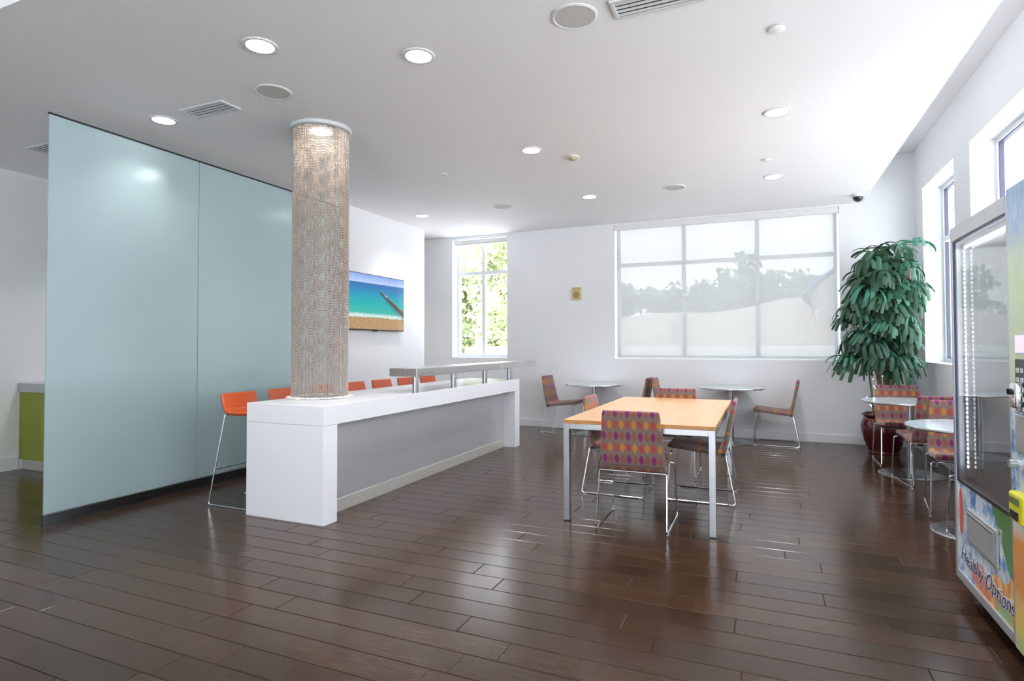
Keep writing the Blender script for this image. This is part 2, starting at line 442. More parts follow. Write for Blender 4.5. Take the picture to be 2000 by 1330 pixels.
def window_y(name, label, y0, y1, z0, z1, xf, ys, zs, fr=.05):
    t = thing(name, label, 'window', (xf, (y0 + y1) / 2, z0), kind='structure')
    m = MB().box(xf, xf + .06, y0, y1, z0, z0 + fr).box(xf, xf + .06, y0, y1, z1 - fr, z1).box(xf, xf + .06, y0, y0 + fr, z0 + fr, z1 - fr).box(xf, xf + .06, y1 - fr, y1, z0 + fr, z1 - fr)
    m.build('frame', 'frame', t)
    for y in ys: MB().box(xf - .01, xf + .06, y - .03, y + .03, z0 + fr, z1 - fr).build('mullion', 'frame', t)
    for z in zs: MB().box(xf - .006, xf + .055, y0 + fr, y1 - fr, z - .03, z + .03).build('transom', 'frame', t)
    ey = [y0 + fr] + list(ys) + [y1 - fr]; ez = [z0 + fr] + list(zs) + [z1 - fr]
    for a, b in zip(ey, ey[1:]):
        for c, d in zip(ez, ez[1:]):
            f = MB().raw([(xf + .03, a, c), (xf + .03, b, c), (xf + .03, b, d), (xf + .03, a, d)], [(0, 1, 2, 3)]).build('pane', 'pane', t)
            MB().box(xf + .012, xf + .05, a, a + .009, c, d).box(xf + .012, xf + .05, b - .009, b, c, d).box(xf + .012, xf + .05, a, b, c, c + .009).box(xf + .012, xf + .05, a, b, d - .009, d).build('gasket', gasket, t)
    portal((xf + .12, (y0 + y1) / 2, (z0 + z1) / 2), (0, -PI / 2, 0), z1 - z0, y1 - y0)
    return t
gasket = simple('dark_blue_gasket', (.09, .09, .15), .5)
window_x('window_1', 'narrow unshaded window looking out on pale green trees', -5.10, -4.03, 1.14, 3.245, YB + .20, [-4.57], [2.64])
window_x('window_2', 'wide six-pane window behind a lowered white roller shade', -2.17, .965, 1.135, 3.255, YB + .20, [-1.125, -.08], [2.63])
window_y('window_3', 'window in the right wall beside the palm', 7.40, 8.70, 1.13, 3.30, XR + .20, [], [2.63])
window_y('window_4', 'tall window in the right wall above the vending machine', 4.3, 6.88, 1.13, 3.30, XR + .20, [5.6], [2.63])
window_y('added_window_5', 'unseen window added in the right wall behind the vending machine for daylight', 1.0, 3.7, 1.13, 3.30, XR + .20, [2.35], [2.63])  # out of view, added as a light source
window_y('added_window_7', 'unseen window added in the right wall behind the viewer for daylight', -3.4, .3, 1.13, 3.30, XR + .20, [-1.55], [2.63])  # out of view, added to brighten faces turned to the right wall
window_x('added_window_6', 'wide unseen glazing added behind the viewer for fill light', -3.6, .9, .02, 3.0, YF - .2, [-2.1, -.6], [2.3])  # unseen glazing added so sky light fills from the front

# ------------------------------------------------------------------ roller shades
def shade(label, x0, x1, z0, z1, yf, fabric=True):
    t = thing('roller_shade', label, 'roller shade', ((x0 + x1) / 2, yf, z0))
    MB().lathe([(.034, x0 + .02), (.034, x1 - .02)], (0, yf + .045, z1 - .05), 20, 'x').build('roller_tube', 'wplastic', t, True)
    if fabric:
        MB().box(x0 + .01, x1 - .01, yf + .004, yf + .012, z1 - .085, z1 - .004, .002).build('fascia', 'wplastic', t)
        MB().raw([(x0 + .025, yf + .075, z0 + .012), (x1 - .025, yf + .075, z0 + .012), (x1 - .025, yf + .075, z1 - .05), (x0 + .025, yf + .075, z1 - .05)], [(0, 1, 2, 3)]).build('fabric', 'shade', t)
        MB().box(x0 + .025, x1 - .025, yf + .068, yf + .082, z0 + .002, z0 + .026, .003).build('bottom_bar', 'wplastic', t)
        for x in (x0 + .004, x1 - .016): MB().box(x, x + .012, yf + .01, yf + .085, z1 - .09, z1 - .006, .002).build('bracket', 'wplastic', t)
        MB().tube([(x1 - .012, yf + .03, z1 - .06), (x1 - .012, yf + .03, z0 + .05)], .0022, 6).build('pull_chain', 'wplastic', t)
    else:
        MB().box(x0 + .015, x1 - .015, yf + .03, yf + .06, z1 - .10, z1 - .086, .003).build('bottom_bar', 'wplastic', t)
    return t
shade('white roller shade lowered over the wide window', -2.17, .965, 1.135, 3.255, YB)
shade('white roller shade rolled up at the top of the narrow window', -5.10, -4.03, 1.14, 3.245, YB + .06, False)

# ------------------------------------------------------------------ frosted glass partition
GX, GT = -5.0, 3.145
t = thing('glass_partition', 'tall frosted teal glass partition with dark base rail', 'partition', (GX, 4.3, 0))
MB().box(GX - .025, GX + .012, 2.655, 6.0, 0, .078, .002).build('base_rail', brushed('dark_steel_rail', (.16, .17, .18), .3, (3, 3, 90)), t)
MB().box(GX - .012, GX + .014, 2.655, 6.0, .078, .084).build('base_trim', 'alu', t)
for a, b in ((2.66, 3.947), (3.953, 5.247), (5.253, 5.998)):
    MB().box(GX - .012, GX, a, b, .084, GT - .014, .001, 1).build('glass_panel', 'frosted', t)
MB().box(GX - .016, GX + .004, 2.655, 6.0, GT - .014, GT).build('head_track', 'dark', t)

# ------------------------------------------------------------------ counter
t = thing('bar_counter', 'long white waterfall bar counter with brushed steel front panel', 'counter', (-3.43, 5.37, 0))
CX0, CX1, CY0, CY1, CT = -3.82, -3.035, 3.465, 7.272, .895
MB().box(CX0, CX1, CY0, CY1, .745, CT, .003).build('worktop', 'counter', t)
MB().box(CX0, CX1, CY0, CY0 + .152, 0, .7435, .003).build('end_panel', 'counter', t)
MB().box(CX0, CX1, CY1 - .152, CY1, 0, .7435, .003).build('end_panel', 'counter', t)
MB().box(-3.235, -3.2, CY0 + .152, CY1 - .152, .105, .7435).build('front_panel', 'steel', t)
MB().box(-3.235, -3.192, CY0 + .152, CY1 - .152, 0, .105, .002).build('kick_plate', 'steel_kick', t)
MB().box(-3.60, -3.245, CY0 + .152, CY1 - .152, .05, .72).build('inner_carcass', 'wplastic', t)
t = thing('serving_ledge', 'raised brushed metal serving ledge on short posts above the counter', 'ledge', (-3.18, 6.3, CT))
MB().box(-3.345, -3.035, 4.735, 7.89, 1.052, 1.13, .002).build('ledge_top', 'ledge', t)
for y in (4.80, 5.55, 6.32, 7.05):
    q = MB().cyl((-3.09, y, 0), .030, CT + .004, 1.052, 24).build('post', 'table_pole', t, True)
    MB().cyl((-3.09, y, 0), .036, CT, CT + .004, 24).build('post_foot', 'table_pole', q, True)

# ------------------------------------------------------------------ bead chain column
COLX, COLY, COLR = -3.61, 4.07, .236
t = thing('bead_chain_column', 'round curtain column of metal bead chains from ceiling to counter', 'column', (COLX, COLY, CT))
MB().lathe([(.262, CZ), (.262, CZ - .028), (.245, CZ - .034), (.232, CZ - .034), (.232, CZ - .02), (0.001, CZ - .02)], (COLX, COLY, 0), 64, caps=False).build('canopy', simple('grey_canopy', (.62, .66, .67), .35), t, True)
MB().cyl((COLX, COLY, 0), .085, CZ - .026, CZ - .021, 32).build('lamp_lens', emit('column_lamp', (1, .80, .66), 28.), t)
import numpy as np
def beads(name, centers, axes, mat, parent, r=.0055, h=.0066):
    n = len(centers); ring = 6
    base = [(0, 0, h)] + [(r * math.cos(2 * PI * k / ring), r * math.sin(2 * PI * k / ring), h * .42) for k in range(ring)] + [(r * math.cos(2 * PI * (k + .0) / ring), r * math.sin(2 * PI * (k + .0) / ring), -h * .42) for k in range(ring)] + [(0, 0, -h)]
    fs = []
    for k in range(ring):
        j = (k + 1) % ring
        fs += [(0, 1 + k, 1 + j), (1 + k, 7 + k, 7 + j), (1 + k, 7 + j, 1 + j), (13, 7 + j, 7 + k)]
    base = np.array(base, np.float32); fs = np.array(fs, np.int32)
    c = np.array(centers, np.float32)
    if axes is None: V = c[:, None, :] + base[None]
    else:
        ax = np.array(axes, np.float32); ax /= np.linalg.norm(ax, axis=1, keepdims=True)
        u = np.cross(ax, np.array([0, 0, 1.001], np.float32)); u /= np.linalg.norm(u, axis=1, keepdims=True) + 1e-9; v = np.cross(ax, u)
        V = c[:, None, :] + base[None, :, :1] * u[:, None] + base[None, :, 1:2] * v[:, None] + base[None, :, 2:] * ax[:, None]
    Fc = (fs[None] + (np.arange(n) * len(base))[:, None, None]).reshape(-1)
    me = bpy.data.meshes.new(name); me.vertices.add(n * len(base)); me.vertices.foreach_set('co', V.reshape(-1))
    nf = n * len(fs); me.loops.add(nf * 3); me.loops.foreach_set('vertex_index', Fc)
    me.polygons.add(nf); me.polygons.foreach_set('loop_start', np.arange(nf) * 3)
    me.polygons.foreach_set('use_smooth', np.ones(nf, bool))
    me.update(calc_edges=True); me.validate()
    o = link(name, me, mat, parent, False, ORG[parent.name]); o['kind'] = 'stuff'; return o
r1 = random.Random(5); cs = []
NS = 122; off = 0.
for i in range(NS):
    a = 2 * PI * i / NS; off += r1.uniform(-.004, .0045)
    dx, dy = COLR * math.cos(a), COLR * math.sin(a)
    pz = .0140 * (1 + .012 * math.sin(i * .9)); z = CZ - .036 - CT - (off % pz)
    wob = r1.uniform(-.003, .003)
    while z > .006:
        s_ = math.sin(z * 2.1 + i * .35) * .0016
        rr = 1 + (wob + s_) / COLR
        cs.append((dx * rr, dy * rr, z)); z -= pz
beads('bead_strands', cs, None, 'bead', t)
cs, ax = [], []
for i in range(300):
    a = r1.uniform(0, 2 * PI); L = r1.uniform(.01, .055); b = a + r1.uniform(-1.2, 1.2); n_ = int(L / .011) + 1
    for k in range(n_):
        cs.append((COLR * math.cos(a) + k * .011 * math.cos(b), COLR * math.sin(a) + k * .011 * math.sin(b), .0055 + .009 * r1.random())); ax.append((math.cos(b), math.sin(b), .02))
o = beads('chain_ends', cs, ax, 'bead_end', t)

# ------------------------------------------------------------------ upholstered chairs
def shell(prof, widths, thick, name, mat, parent, caps='both', v0=0.):
    """rounded slab swept along a (y,z) profile; UV in metres"""
    bm = bmesh.new(); uvl = bm.loops.layers.uv.new('UVMap'); rings = []; n = len(prof); arc = v0; prev = None
    NR = 20
    for i, (y, z) in enumerate(prof):
        a = prof[max(0, i - 1)]; b = prof[min(n - 1, i + 1)]
        ty, tz = b[0] - a[0], b[1] - a[1]; L = math.hypot(ty, tz); ty /= L; tz /= L
        ny, nz = -tz, ty
        if prev: arc += math.hypot(y - prev[0], z - prev[1])
        prev = (y, z); w2 = widths[i] / 2; t2 = thick[i] / 2; ring = []
        rr = min(t2 * .95, .016)
        pts = []
        for (sx, sn, a0) in ((1, 1, 0), (-1, 1, 90), (-1, -1, 180), (1, -1, 270)):
            for k in range(5):
                an = math.radians(a0 + 90 * k / 4); pts.append((sx * (w2 - rr) + rr * math.cos(an), sn * (t2 - rr) + rr * math.sin(an)))
        for (px, pn) in pts: ring.append((bm.verts.new((px, y + ny * pn, z + nz * pn)), px, arc))
        rings.append(ring)
    for i in range(n - 1):
        for k in range(NR):
            j = (k + 1) % NR; q = [rings[i][k], rings[i][j], rings[i + 1][j], rings[i + 1][k]]
            f = bm.faces.new([w_[0] for w_ in q]); f.smooth = True
            for lp, w_ in zip(f.loops, q): lp[uvl].uv = (w_[1] + .2225, w_[2])
    for ring in {'both': (rings[0], rings[-1]), 'start': (rings[0],), 'end': (rings[-1],)}[caps]:
        f = bm.faces.new([w_[0] for w_ in ring])
        for lp, w_ in zip(f.loops, ring): lp[uvl].uv = (w_[1] + .2225, w_[2])
    bmesh.ops.recalc_face_normals(bm, faces=bm.faces[:])
    me = bpy.data.meshes.new(name); bm.to_mesh(me); bm.free()
    return link(name, me, mat, parent)
def curve(pts, n):
    """Catmull-Rom through pts"""
    out = []; P = [pts[0]] + list(pts) + [pts[-1]]
    for i in range(1, len(P) - 2):
        for k in range(n):
            t = k / n; a, b, c, d = P[i - 1], P[i], P[i + 1], P[i + 2]
            out.append(tuple(.5 * (2 * b[q] + (c[q] - a[q]) * t + (2 * a[q] - 5 * b[q] + 4 * c[q] - d[q]) * t * t + (-a[q] + 3 * b[q] - 3 * c[q] + d[q]) * t ** 3) for q in range(len(b))))
    out.append(pts[-1]); return out
def make_chair():
    t = thing('dining_chair', '', 'chair')
    full = curve([(.272, .452, .43, .012), (.262, .463, .438, .036), (.235, .467, .442, .046), (.10, .456, .452, .046), (-.06, .437, .462, .046), (-.135, .432, .468, .046), (-.180, .452, .470, .044), (-.203, .505, .470, .040), (-.228, .62, .458, .038), (-.256, .76, .436, .037), (-.270, .835, .424, .036), (-.277, .862, .412, .028), (-.279, .870, .396, .010)], 4)
    cut = next(i for i, p in enumerate(full) if p[1] > .47 and p[0] < -.15)
    def seg(a, b, nm, v0, caps):
        q = full[a:b]; return shell([(p[0], p[1]) for p in q], [p[2] for p in q], [p[3] for p in q], nm, 'fabric', t, caps, v0)
    ln = sum(math.dist(full[i][:2], full[i + 1][:2]) for i in range(cut))
    seg(0, cut + 1, 'seat', -ln + .0, 'start'); seg(cut, len(full), 'backrest', .0, 'end')
    for s in (-1, 1):
        p = fillet([(s * .20, -.205, .418), (s * .246, -.207, .420), (s * .255, -.285, .008), (s * .255, .285, .008), (s * .244, .243, .418), (s * .20, .235, .425)], .03)
        MB().tube(p, .0062, 8).build('sled_frame', 'chrome', t, True, local=True)
        for y in (-.25, .25): MB().box(s * .255 - .007, s * .255 + .007, y - .02, y + .02, 0, .006, .002).build('glide', 'wplastic', t, local=True)
    MB().tube([(-.21, -.205, .418), (.21, -.205, .418)], .0062, 8).build('rear_cross_bar', 'chrome', t, True, local=True)
    MB().tube([(-.21, .235, .425), (.21, .235, .425)], .0062, 8).build('front_cross_bar', 'chrome', t, True, local=True)
    for s in (-1, 1): MB().box(s * .17 - .02, s * .17 + .02, -.215, -.165, .395, .414, .003).build('mount_clip', 'black', t, local=True)
    return t
ch0 = make_chair()

chairs = [
    # x, y, heading of the seat front (0 = +y), label, group
    ((-.90, 4.51), D(0.5), 'leaf-patterned chair at the near end of the wooden table, its back to the viewer', 'chairs at the wooden table'),
    ((-1.265, 5.44), D(-90), 'leaf-patterned chair on the counter side of the wooden table', 'chairs at the wooden table'),
    ((-.515, 5.50), D(90), 'leaf-patterned chair on the window-wall side of the wooden table', 'chairs at the wooden table'),
    ((-.90, 6.36), D(180), 'leaf-patterned chair at the far end of the wooden table, facing the viewer', 'chairs at the wooden table'),
    ((-2.91, 8.77), D(-92), 'leaf-patterned chair left of the small round table nearest the narrow window', 'chairs along the back wall'),
    ((-1.83, 8.74), D(88), 'leaf-patterned chair by the back wall, mostly hidden behind the left side of the wooden table', 'chairs along the back wall'),
    ((-1.20, 8.66), D(-90), 'leaf-patterned chair peeking out behind the far end of the wooden table', 'chairs along the back wall'),
    ((.14, 8.77), D(88), 'leaf-patterned side-on chair standing alone right of the wooden table by the back wall', 'chairs along the back wall'),
    ((1.43, 7.83), D(180), 'leaf-patterned chair directly in front of the plant pot', 'chairs at the window-wall tables'),
    ((1.475, 6.79), D(8), 'leaf-patterned chair between the two round tables by the right wall, back to the viewer', 'chairs at the window-wall tables'),
    ((1.475, 5.76), D(172), 'leaf-patterned chair beside the vending machine edge, facing the viewer', 'chairs at the window-wall tables'),
    ((1.46, 4.83), D(4), 'chair almost wholly hidden behind the vending machine, only chrome legs showing', 'chairs at the window-wall tables'),
]
for i, ((x, y), a, lab, grp) in enumerate(chairs):
    if i == 0:
        ch0.location = (x, y, 0); ch0.rotation_euler = (0, 0, a); ch0['label'] = lab; ch0['group'] = grp
    else: dup(ch0, (x, y, 0), a, lab, grp)

# ------------------------------------------------------------------ bar stools
def make_stool():
    t = thing('bar_stool', '', 'stool')
    full = curve([(.232, .778, .345, .010), (.225, .786, .355, .026), (.20, .790, .362, .030), (.06, .784, .368, .030), (-.03, .786, .370, .030), (-.078, .806, .370, .030), (-.102, .848, .370, .028), (-.118, .91, .368, .027), (-.124, .938, .364, .024), (-.126, .949, .352, .008)], 4)
    cut = next(i for i, p in enumerate(full) if p[1] > .815 and p[0] < 0)
    def seg(a, b, nm):
        q = full[a:b]; return shell([(p[0], p[1]) for p in q], [p[2] for p in q], [p[3] for p in q], nm, 'leather', t)
    seg(0, cut + 1, 'seat'); bk = seg(cut, len(full), 'backrest')
    # stitched edge piping along both sides of the shell
    for s in (-1, 1):
        MB().tube([(s * (p[2] / 2 - .002), p[0] - .0, p[1]) for p in full[4:-3]], .0042, 6).build('piping', 'piping', t, True, local=True)
    for s in (-1, 1):
        p = fillet([(s * .13, -.07, .770), (s * .172, -.085, .772), (s * .188, -.255, .008), (s * .188, .225, .008), (s * .172, .19, .765), (s * .13, .18, .772)], .03)
        MB().tube(p, .0062, 8).build('sled_frame', 'chrome', t, True, local=True)
    MB().tube([(-.182, -.185, .31), (.182, -.185, .31)], .0055, 8).build('rear_cross_bar', 'chrome', t, True, local=True)
    MB().tube([(-.182, .212, .30), (.182, .212, .30)], .0062, 8).build('footrest', 'chrome', t, True, local=True)
    MB().tube([(-.13, .18, .772), (.13, .18, .772)], .0062, 8).build('seat_rail', 'chrome', t, True, local=True)
    return t
st0 = make_stool()
slab = ['orange leather bar stool at the near end of the white counter, most fully seen',
        'second orange bar stool from the near end of the counter, left of the bead column',
        'orange bar stool seen through the bead chain column',
        'orange bar stool just right of the bead column',
        'orange bar stool midway between the bead column and the serving ledge',
        'orange bar stool whose back sits left of the first ledge post',
        'farthest orange bar stool, its back seen under the serving ledge']
for k in range(7):
    loc = (-4.088, 3.735 + .516 * k, 0)
    if k == 0: st0.location = loc; st0.rotation_euler = (0, 0, -PI / 2); st0['label'] = slab[0]; st0['group'] = 'orange stools along the counter'
    else: dup(st0, loc, -PI / 2, slab[k], 'orange stools along the counter')

# ------------------------------------------------------------------ wooden table
TX0, TX1, TY0, TY1, TZ = -1.435, -.318, 4.315, 6.48, .776
t = thing('dining_table', 'rectangular maple-topped table on square steel legs', 'table', ((TX0 + TX1) / 2, (TY0 + TY1) / 2, 0))
MB().box(TX0 + .003, TX1 - .003, TY0 + .003, TY1 - .003, .7495, TZ, .0015).build('table_top', 'maple', t)
MB().box(TX0, TX1, TY0, TY0 + .003, .749, TZ - .001).box(TX0, TX1, TY1 - .003, TY1, .749, TZ - .001).box(TX0, TX0 + .003, TY0 + .003, TY1 - .003, .749, TZ - .001).box(TX1 - .003, TX1, TY0 + .003, TY1 - .003, .749, TZ - .001).build('edge_band', 'maple_edge', t)
q = .046
for x0, x1, y0, y1 in ((TX0 + q, TX1 - q, TY0 + .002, TY0 + .032), (TX0 + q, TX1 - q, TY1 - .032, TY1 - .002), (TX0 + .002, TX0 + .032, TY0 + q, TY1 - q), (TX1 - .032, TX1 - .002, TY0 + q, TY1 - q)):
    MB().box(x0, x1, y0, y1, .705, .7485, .002).build('apron_rail', 'alu', t)
for x in (TX0 + .001, TX1 - q - .001):
    for y in (TY0 + .001, TY1 - q - .001):
        l = MB().box(x, x + q, y, y + q, .006, .7485, .002).build('leg', 'alu', t)
        MB().box(x + .001, x + q - .001, y + .001, y + q - .001, 0, .006).build('foot_cap', 'black', l)

# ------------------------------------------------------------------ round tables
def round_table(r, rb):
    t = thing('round_table', '', 'table')
    MB().lathe([(.001, .744), (r - .006, .744), (r - .006, .762), (.001, .762)], n=64, caps=False).build('table_top', 'tabletop', t, True, local=True)
    MB().lathe([(r - .006, .745), (r - .002, .744), (r, .748), (r, .758), (r - .002, .7615), (r - .006, .7615)], n=64, caps=False).build('edge_band', 'tableedge', t, True, local=True)
    MB().lathe([(.001, .744), (.17, .744), (.17, .738), (.04, .728), (.001, .728)], n=32, caps=False).build('mounting_plate', 'black', t, True, local=True)
    MB().lathe([(.034, .016), (.034, .728)], n=28).build('pole', 'table_pole', t, True, local=True)
    MB().lathe([(rb, 0), (rb, .006), (rb - .012, .012), (.05, .018), (.034, .018)], n=56).build('base_plate', 'table_pole', t, True, local=True)
    return t
rt0 = round_table(.44, .295)
rts = [((-2.38, 8.665), 'small round grey table under the wall box, back left'), ((-.43, 8.655), 'small round grey table under the wide shaded window'),
       ((1.385, 7.22), 'round grey table in front of the potted palm'), ((1.395, 5.14), 'round grey table partly hidden by the vending machine')]
for i, ((x, y), lab) in enumerate(rts):
    if i == 0: rt0.location = (x, y, 0); rt0['label'] = lab; rt0['group'] = 'small round pedestal tables'
    else: dup(rt0, (x, y, 0), 0, lab, 'small round pedestal tables')

# ------------------------------------------------------------------ television
def m_screen():
    t = NT('beach_picture_screen'); x, y, z = t.sep(t.coord('Object'))
    u = t.ma('DIVIDE', t.ma('ADD', y, .70), 1.40); v = t.ma('DIVIDE', z, .775)
    co = t.coord('Object')
    n1 = t.noise(t.scale(co, (1, 3, 9)), 2.0, 4); n2 = t.noise(t.scale(co, (1, 8, 22)), 2.0, 5, .65)
    vv = t.ma('ADD', v, t.ma('MULTIPLY_ADD', n1, .10, -.05))
    sea = t.ramp(vv, [(.24, (.25, .50, .42)), (.33, (.03, .42, .36)), (.50, (.0, .38, .38)), (.66, (.0, .28, .45)), (.80, (.012, .16, .42)), (.86, (.03, .13, .36))])
    sky = t.ramp(t.ma('ADD', v, t.ma('MULTIPLY_ADD', n2, .2, -.1)), [(.84, (.50, .62, .84)), (1., (.22, .36, .74))])
    sand = t.ramp(n2, [(.3, (.30, .17, .075)), (.6, (.47, .29, .14)), (.8, (.55, .37, .2))])
    shore = t.ma('ADD', .235, t.ma('MULTIPLY_ADD', n1, .06, -.03))
    foam = t.ma('MULTIPLY', t.ma('SUBTRACT', 1., t.ma('DIVIDE', t.ma('ABSOLUTE', t.ma('SUBTRACT', v, t.ma('ADD', shore, .035))), .05), clamp=True), t.ma('MULTIPLY_ADD', n2, 2.4, -.5), clamp=True)
    c = t.mix(t.ma('GREATER_THAN', v, t.ma('MULTIPLY_ADD', u, .012, .862)), sea, sky)
    c = t.mix(foam, c, (.82, .88, .86))
    c = t.mix(t.ma('LESS_THAN', v, shore), c, sand)
    # pier: straight deck from (u .57, v .73) to (1.0, .335)
    s = t.ma('DIVIDE', t.ma('SUBTRACT', u, .565), .435)
    line = t.ma('SUBTRACT', .735, t.ma('MULTIPLY', s, .40))
    dv = t.ma('SUBTRACT', v, line); wd = t.ma('MULTIPLY_ADD', s, .045, .020)
    on = t.ma('GREATER_THAN', s, 0.)
    deck = t.ma('MULTIPLY', on, t.ma('LESS_THAN', t.ma('ABSOLUTE', dv), wd))
    st = t.ma('LESS_THAN', t.ma('FRACT', t.ma('MULTIPLY', s, 26.)), .35)
    legs = t.ma('MULTIPLY', t.ma('MULTIPLY', on, st), t.ma('MULTIPLY', t.ma('LESS_THAN', dv, 0.), t.ma('GREATER_THAN', dv, t.ma('MULTIPLY', wd, -2.6))))
    c = t.mix(legs, c, (.03, .06, .06)); c = t.mix(deck, c, t.mix(t.ma('GREATER_THAN', dv, t.ma('MULTIPLY', wd, .35)), (.05, .035, .03), (.22, .13, .07)))
    hut = t.ma('MULTIPLY', t.ma('LESS_THAN', t.ma('ABSOLUTE', t.ma('SUBTRACT', s, .25)), .035), t.ma('LESS_THAN', t.ma('ABSOLUTE', t.ma('SUBTRACT', dv, .022)), .012))
    c = t.mix(hut, c, (.8, .8, .8))
    e = t.n('ShaderNodeEmission'); t.put(e.inputs[0], c); e.inputs[1].default_value = .36
    g = t.pr((.01, .01, .01), .12); a = t.n('ShaderNodeAddShader'); t.t.links.new(e.outputs[0], a.inputs[0]); t.t.links.new(g, a.inputs[1])
    return t.end(a.outputs[0])
TY, TVZ = 6.95, 1.568
t = thing('television', 'wall-mounted flat television showing a turquoise beach with a pier', 'television', (TVX + .05, TY, TVZ))
q0 = TVX + .03
MB().box(q0, q0 + .035, TY - .71, TY + .71, TVZ, TVZ + .80, .004).build('casing', 'black', t)
MB().box(TVX, q0, TY - .3, TY + .3, TVZ + .15, TVZ + .6).build('wall_mount', 'black', t)
sm = MB(); sx = q0 + .0356
sm.raw([(sx, TY - .70, TVZ + .017), (sx, TY + .70, TVZ + .017), (sx, TY + .70, TVZ + .79), (sx, TY - .70, TVZ + .79)], [(0, 1, 2, 3)])
so = sm.build('screen', m_screen(), t)
MB().box(q0 + .005, q0 + .03, TY - .05, TY + .05, TVZ - .012, TVZ, .002).build('sensor_bump', 'black', t)

# ------------------------------------------------------------------ wall alarm box
t = thing('wall_alarm', 'small yellowed square alarm sounder on the back wall', 'alarm', (-2.79, YB, 2.09))
yl = simple('aged_cream_plastic', (.66, .55, .26), .5)
MB().box(-2.87, -2.71, YB - .035, YB, 2.095, 2.29, .006).build('housing', yl, t)
MB().lathe([(.056, .0), (.056, .006), (.05, .009), (.001, .009)], (-2.79, YB - .035, 2.168), 28, 'y', caps=False).build('grille', simple('tan_grille', (.42, .29, .11), .6), t, True)
MB().box(-2.835, -2.745, YB - .042, YB - .034, 2.245, 2.272, .002).build('strobe', simple('grey_lens', (.45, .43, .36), .2), t)

# ------------------------------------------------------------------ ceiling fixtures
trim = simple('white_downlight_trim', (.74, .74, .74), .35)
def downlight(x, y, label, r=.108, power=1.0):
    t = thing('downlight', label, 'downlight', (x, y, CZ), group='recessed ceiling downlights')
    MB().lathe([(r, CZ), (r, CZ - .006), (r - .008, CZ - .010), (r - .022, CZ - .008), (r - .024, CZ - .002)], (x, y, 0), 40, caps=False).build('trim_ring', trim, t, True)
    MB().lathe([(r - .024, CZ - .003), (.001, CZ - .003)], (x, y, 0), 32, caps=False).build('lens', 'lens', t)
    ld = bpy.data.lights.new('downlight_lamp', 'SPOT'); ld.energy = SPOT * power; ld.spot_size = D(112); ld.spot_blend = 1.0; ld.shadow_soft_size = .085; ld.color = (1, .975, .95)
    lo = bpy.data.objects.new('lamp', ld); C.objects.link(lo); lo.parent = t; lo.location = (0, 0, -.012)
for x, y, lab in ((-2.95, 2.76, 'lit downlight nearest the top left, largest of all'), (-2.09, 3.28, 'lit downlight at the top, right of the largest one'), (-4.68, 3.35, 'lit downlight above the frosted glass partition'),
                  (.12, 5.27, 'lit downlight nearest the right window wall'), (-2.09, 5.33, 'lit downlight beside the smoke detector'), (.12, 7.30, 'lit downlight above the wide shaded window, right side'),
                  (-2.06, 7.32, 'lit downlight above the left end of the wide window'), (-4.64, 7.38, 'lit downlight above the television wall corner')):
    downlight(x, y, lab, power={-4.68: .30, -4.64: .6}.get(x, 1.0))
for x, y, lab in ((.12, 3.28, 'unseen downlight added over the vending machine aisle, above the picture'), (-6.5, 6.5, 'unseen downlight added behind the frosted glass, over the green cabinets'), (-6.5, 8.2, 'unseen rear downlight added in the kitchen behind the television wall'), (-6.3, 4.35, 'unseen downlight added behind the frosted glass near its free end')): downlight(x, y, lab)  # unseen lamps added to light the room and the kitchen
def speaker(x, y, label, r=.135):
    t = thing('ceiling_speaker', label, 'speaker', (x, y, CZ), group='round ceiling speakers')
    MB().lathe([(r, CZ), (r, CZ - .005), (r - .012, CZ - .009), (r - .018, CZ - .006)], (x, y, 0), 44, caps=False).build('rim', trim, t, True)
    MB().lathe([(r - .018, CZ - .006), (.001, CZ - .007)], (x, y, 0), 44, caps=False).build('grille', 'speaker', t)
for x, y, lab in ((-1.0, 3.25, 'large round ceiling speaker at the top edge beside the air vent'), (-3.4, 3.31, 'round ceiling speaker between the left vent and the bead column'), (-.99, 7.31, 'round ceiling speaker before the wide window'), (-3.31, 7.34, 'small distant round ceiling speaker above the narrow window')): speaker(x, y, lab)
vent_m = simple('vent_white', (.66, .68, .68), .4)
def vent(x0, x1, y0, y1, label):
    t = thing('air_vent', label, 'vent', ((x0 + x1) / 2, (y0 + y1) / 2, CZ), group='slotted ceiling air vents'); f = .022
    MB().box(x0, x1, y0, y0 + f, CZ - .012, CZ, .003).box(x0, x1, y1 - f, y1, CZ - .012, CZ, .003).box(x0, x0 + f, y0 + f, y1 - f, CZ - .012, CZ, .003).box(x1 - f, x1, y0 + f, y1 - f, CZ - .012, CZ, .003).build('frame', vent_m, t)
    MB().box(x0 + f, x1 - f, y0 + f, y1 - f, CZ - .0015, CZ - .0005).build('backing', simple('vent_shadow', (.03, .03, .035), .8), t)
    n = 4
    for i in range(n):
        y = y0 + f + (y1 - y0 - 2 * f) * (i + .5) / n
        MB().raw([(x0 + f, y - .009, CZ - .004), (x1 - f, y - .009, CZ - .004), (x1 - f, y + .007, CZ - .009), (x0 + f, y + .007, CZ - .009), (x0 + f, y - .009, CZ - .006), (x1 - f, y - .009, CZ - .006), (x1 - f, y + .007, CZ - .011), (x0 + f, y + .007, CZ - .011)], [(0, 1, 2, 3), (7, 6, 5, 4), (0, 1, 5, 4), (1, 2, 6, 5), (2, 3, 7, 6), (3, 0, 4, 7)]).build('louver', vent_m, t)
vent(-4.37, -3.88, 3.25, 3.44, 'slotted air vent above the frosted glass, left of the round speaker')
vent(-.78, -.28, 3.18, 3.375, 'slotted air vent cut off by the top edge of the picture')
vent(-6.55, -6.05, 3.28, 3.47, 'slotted air vent behind the glass partition at the far left')
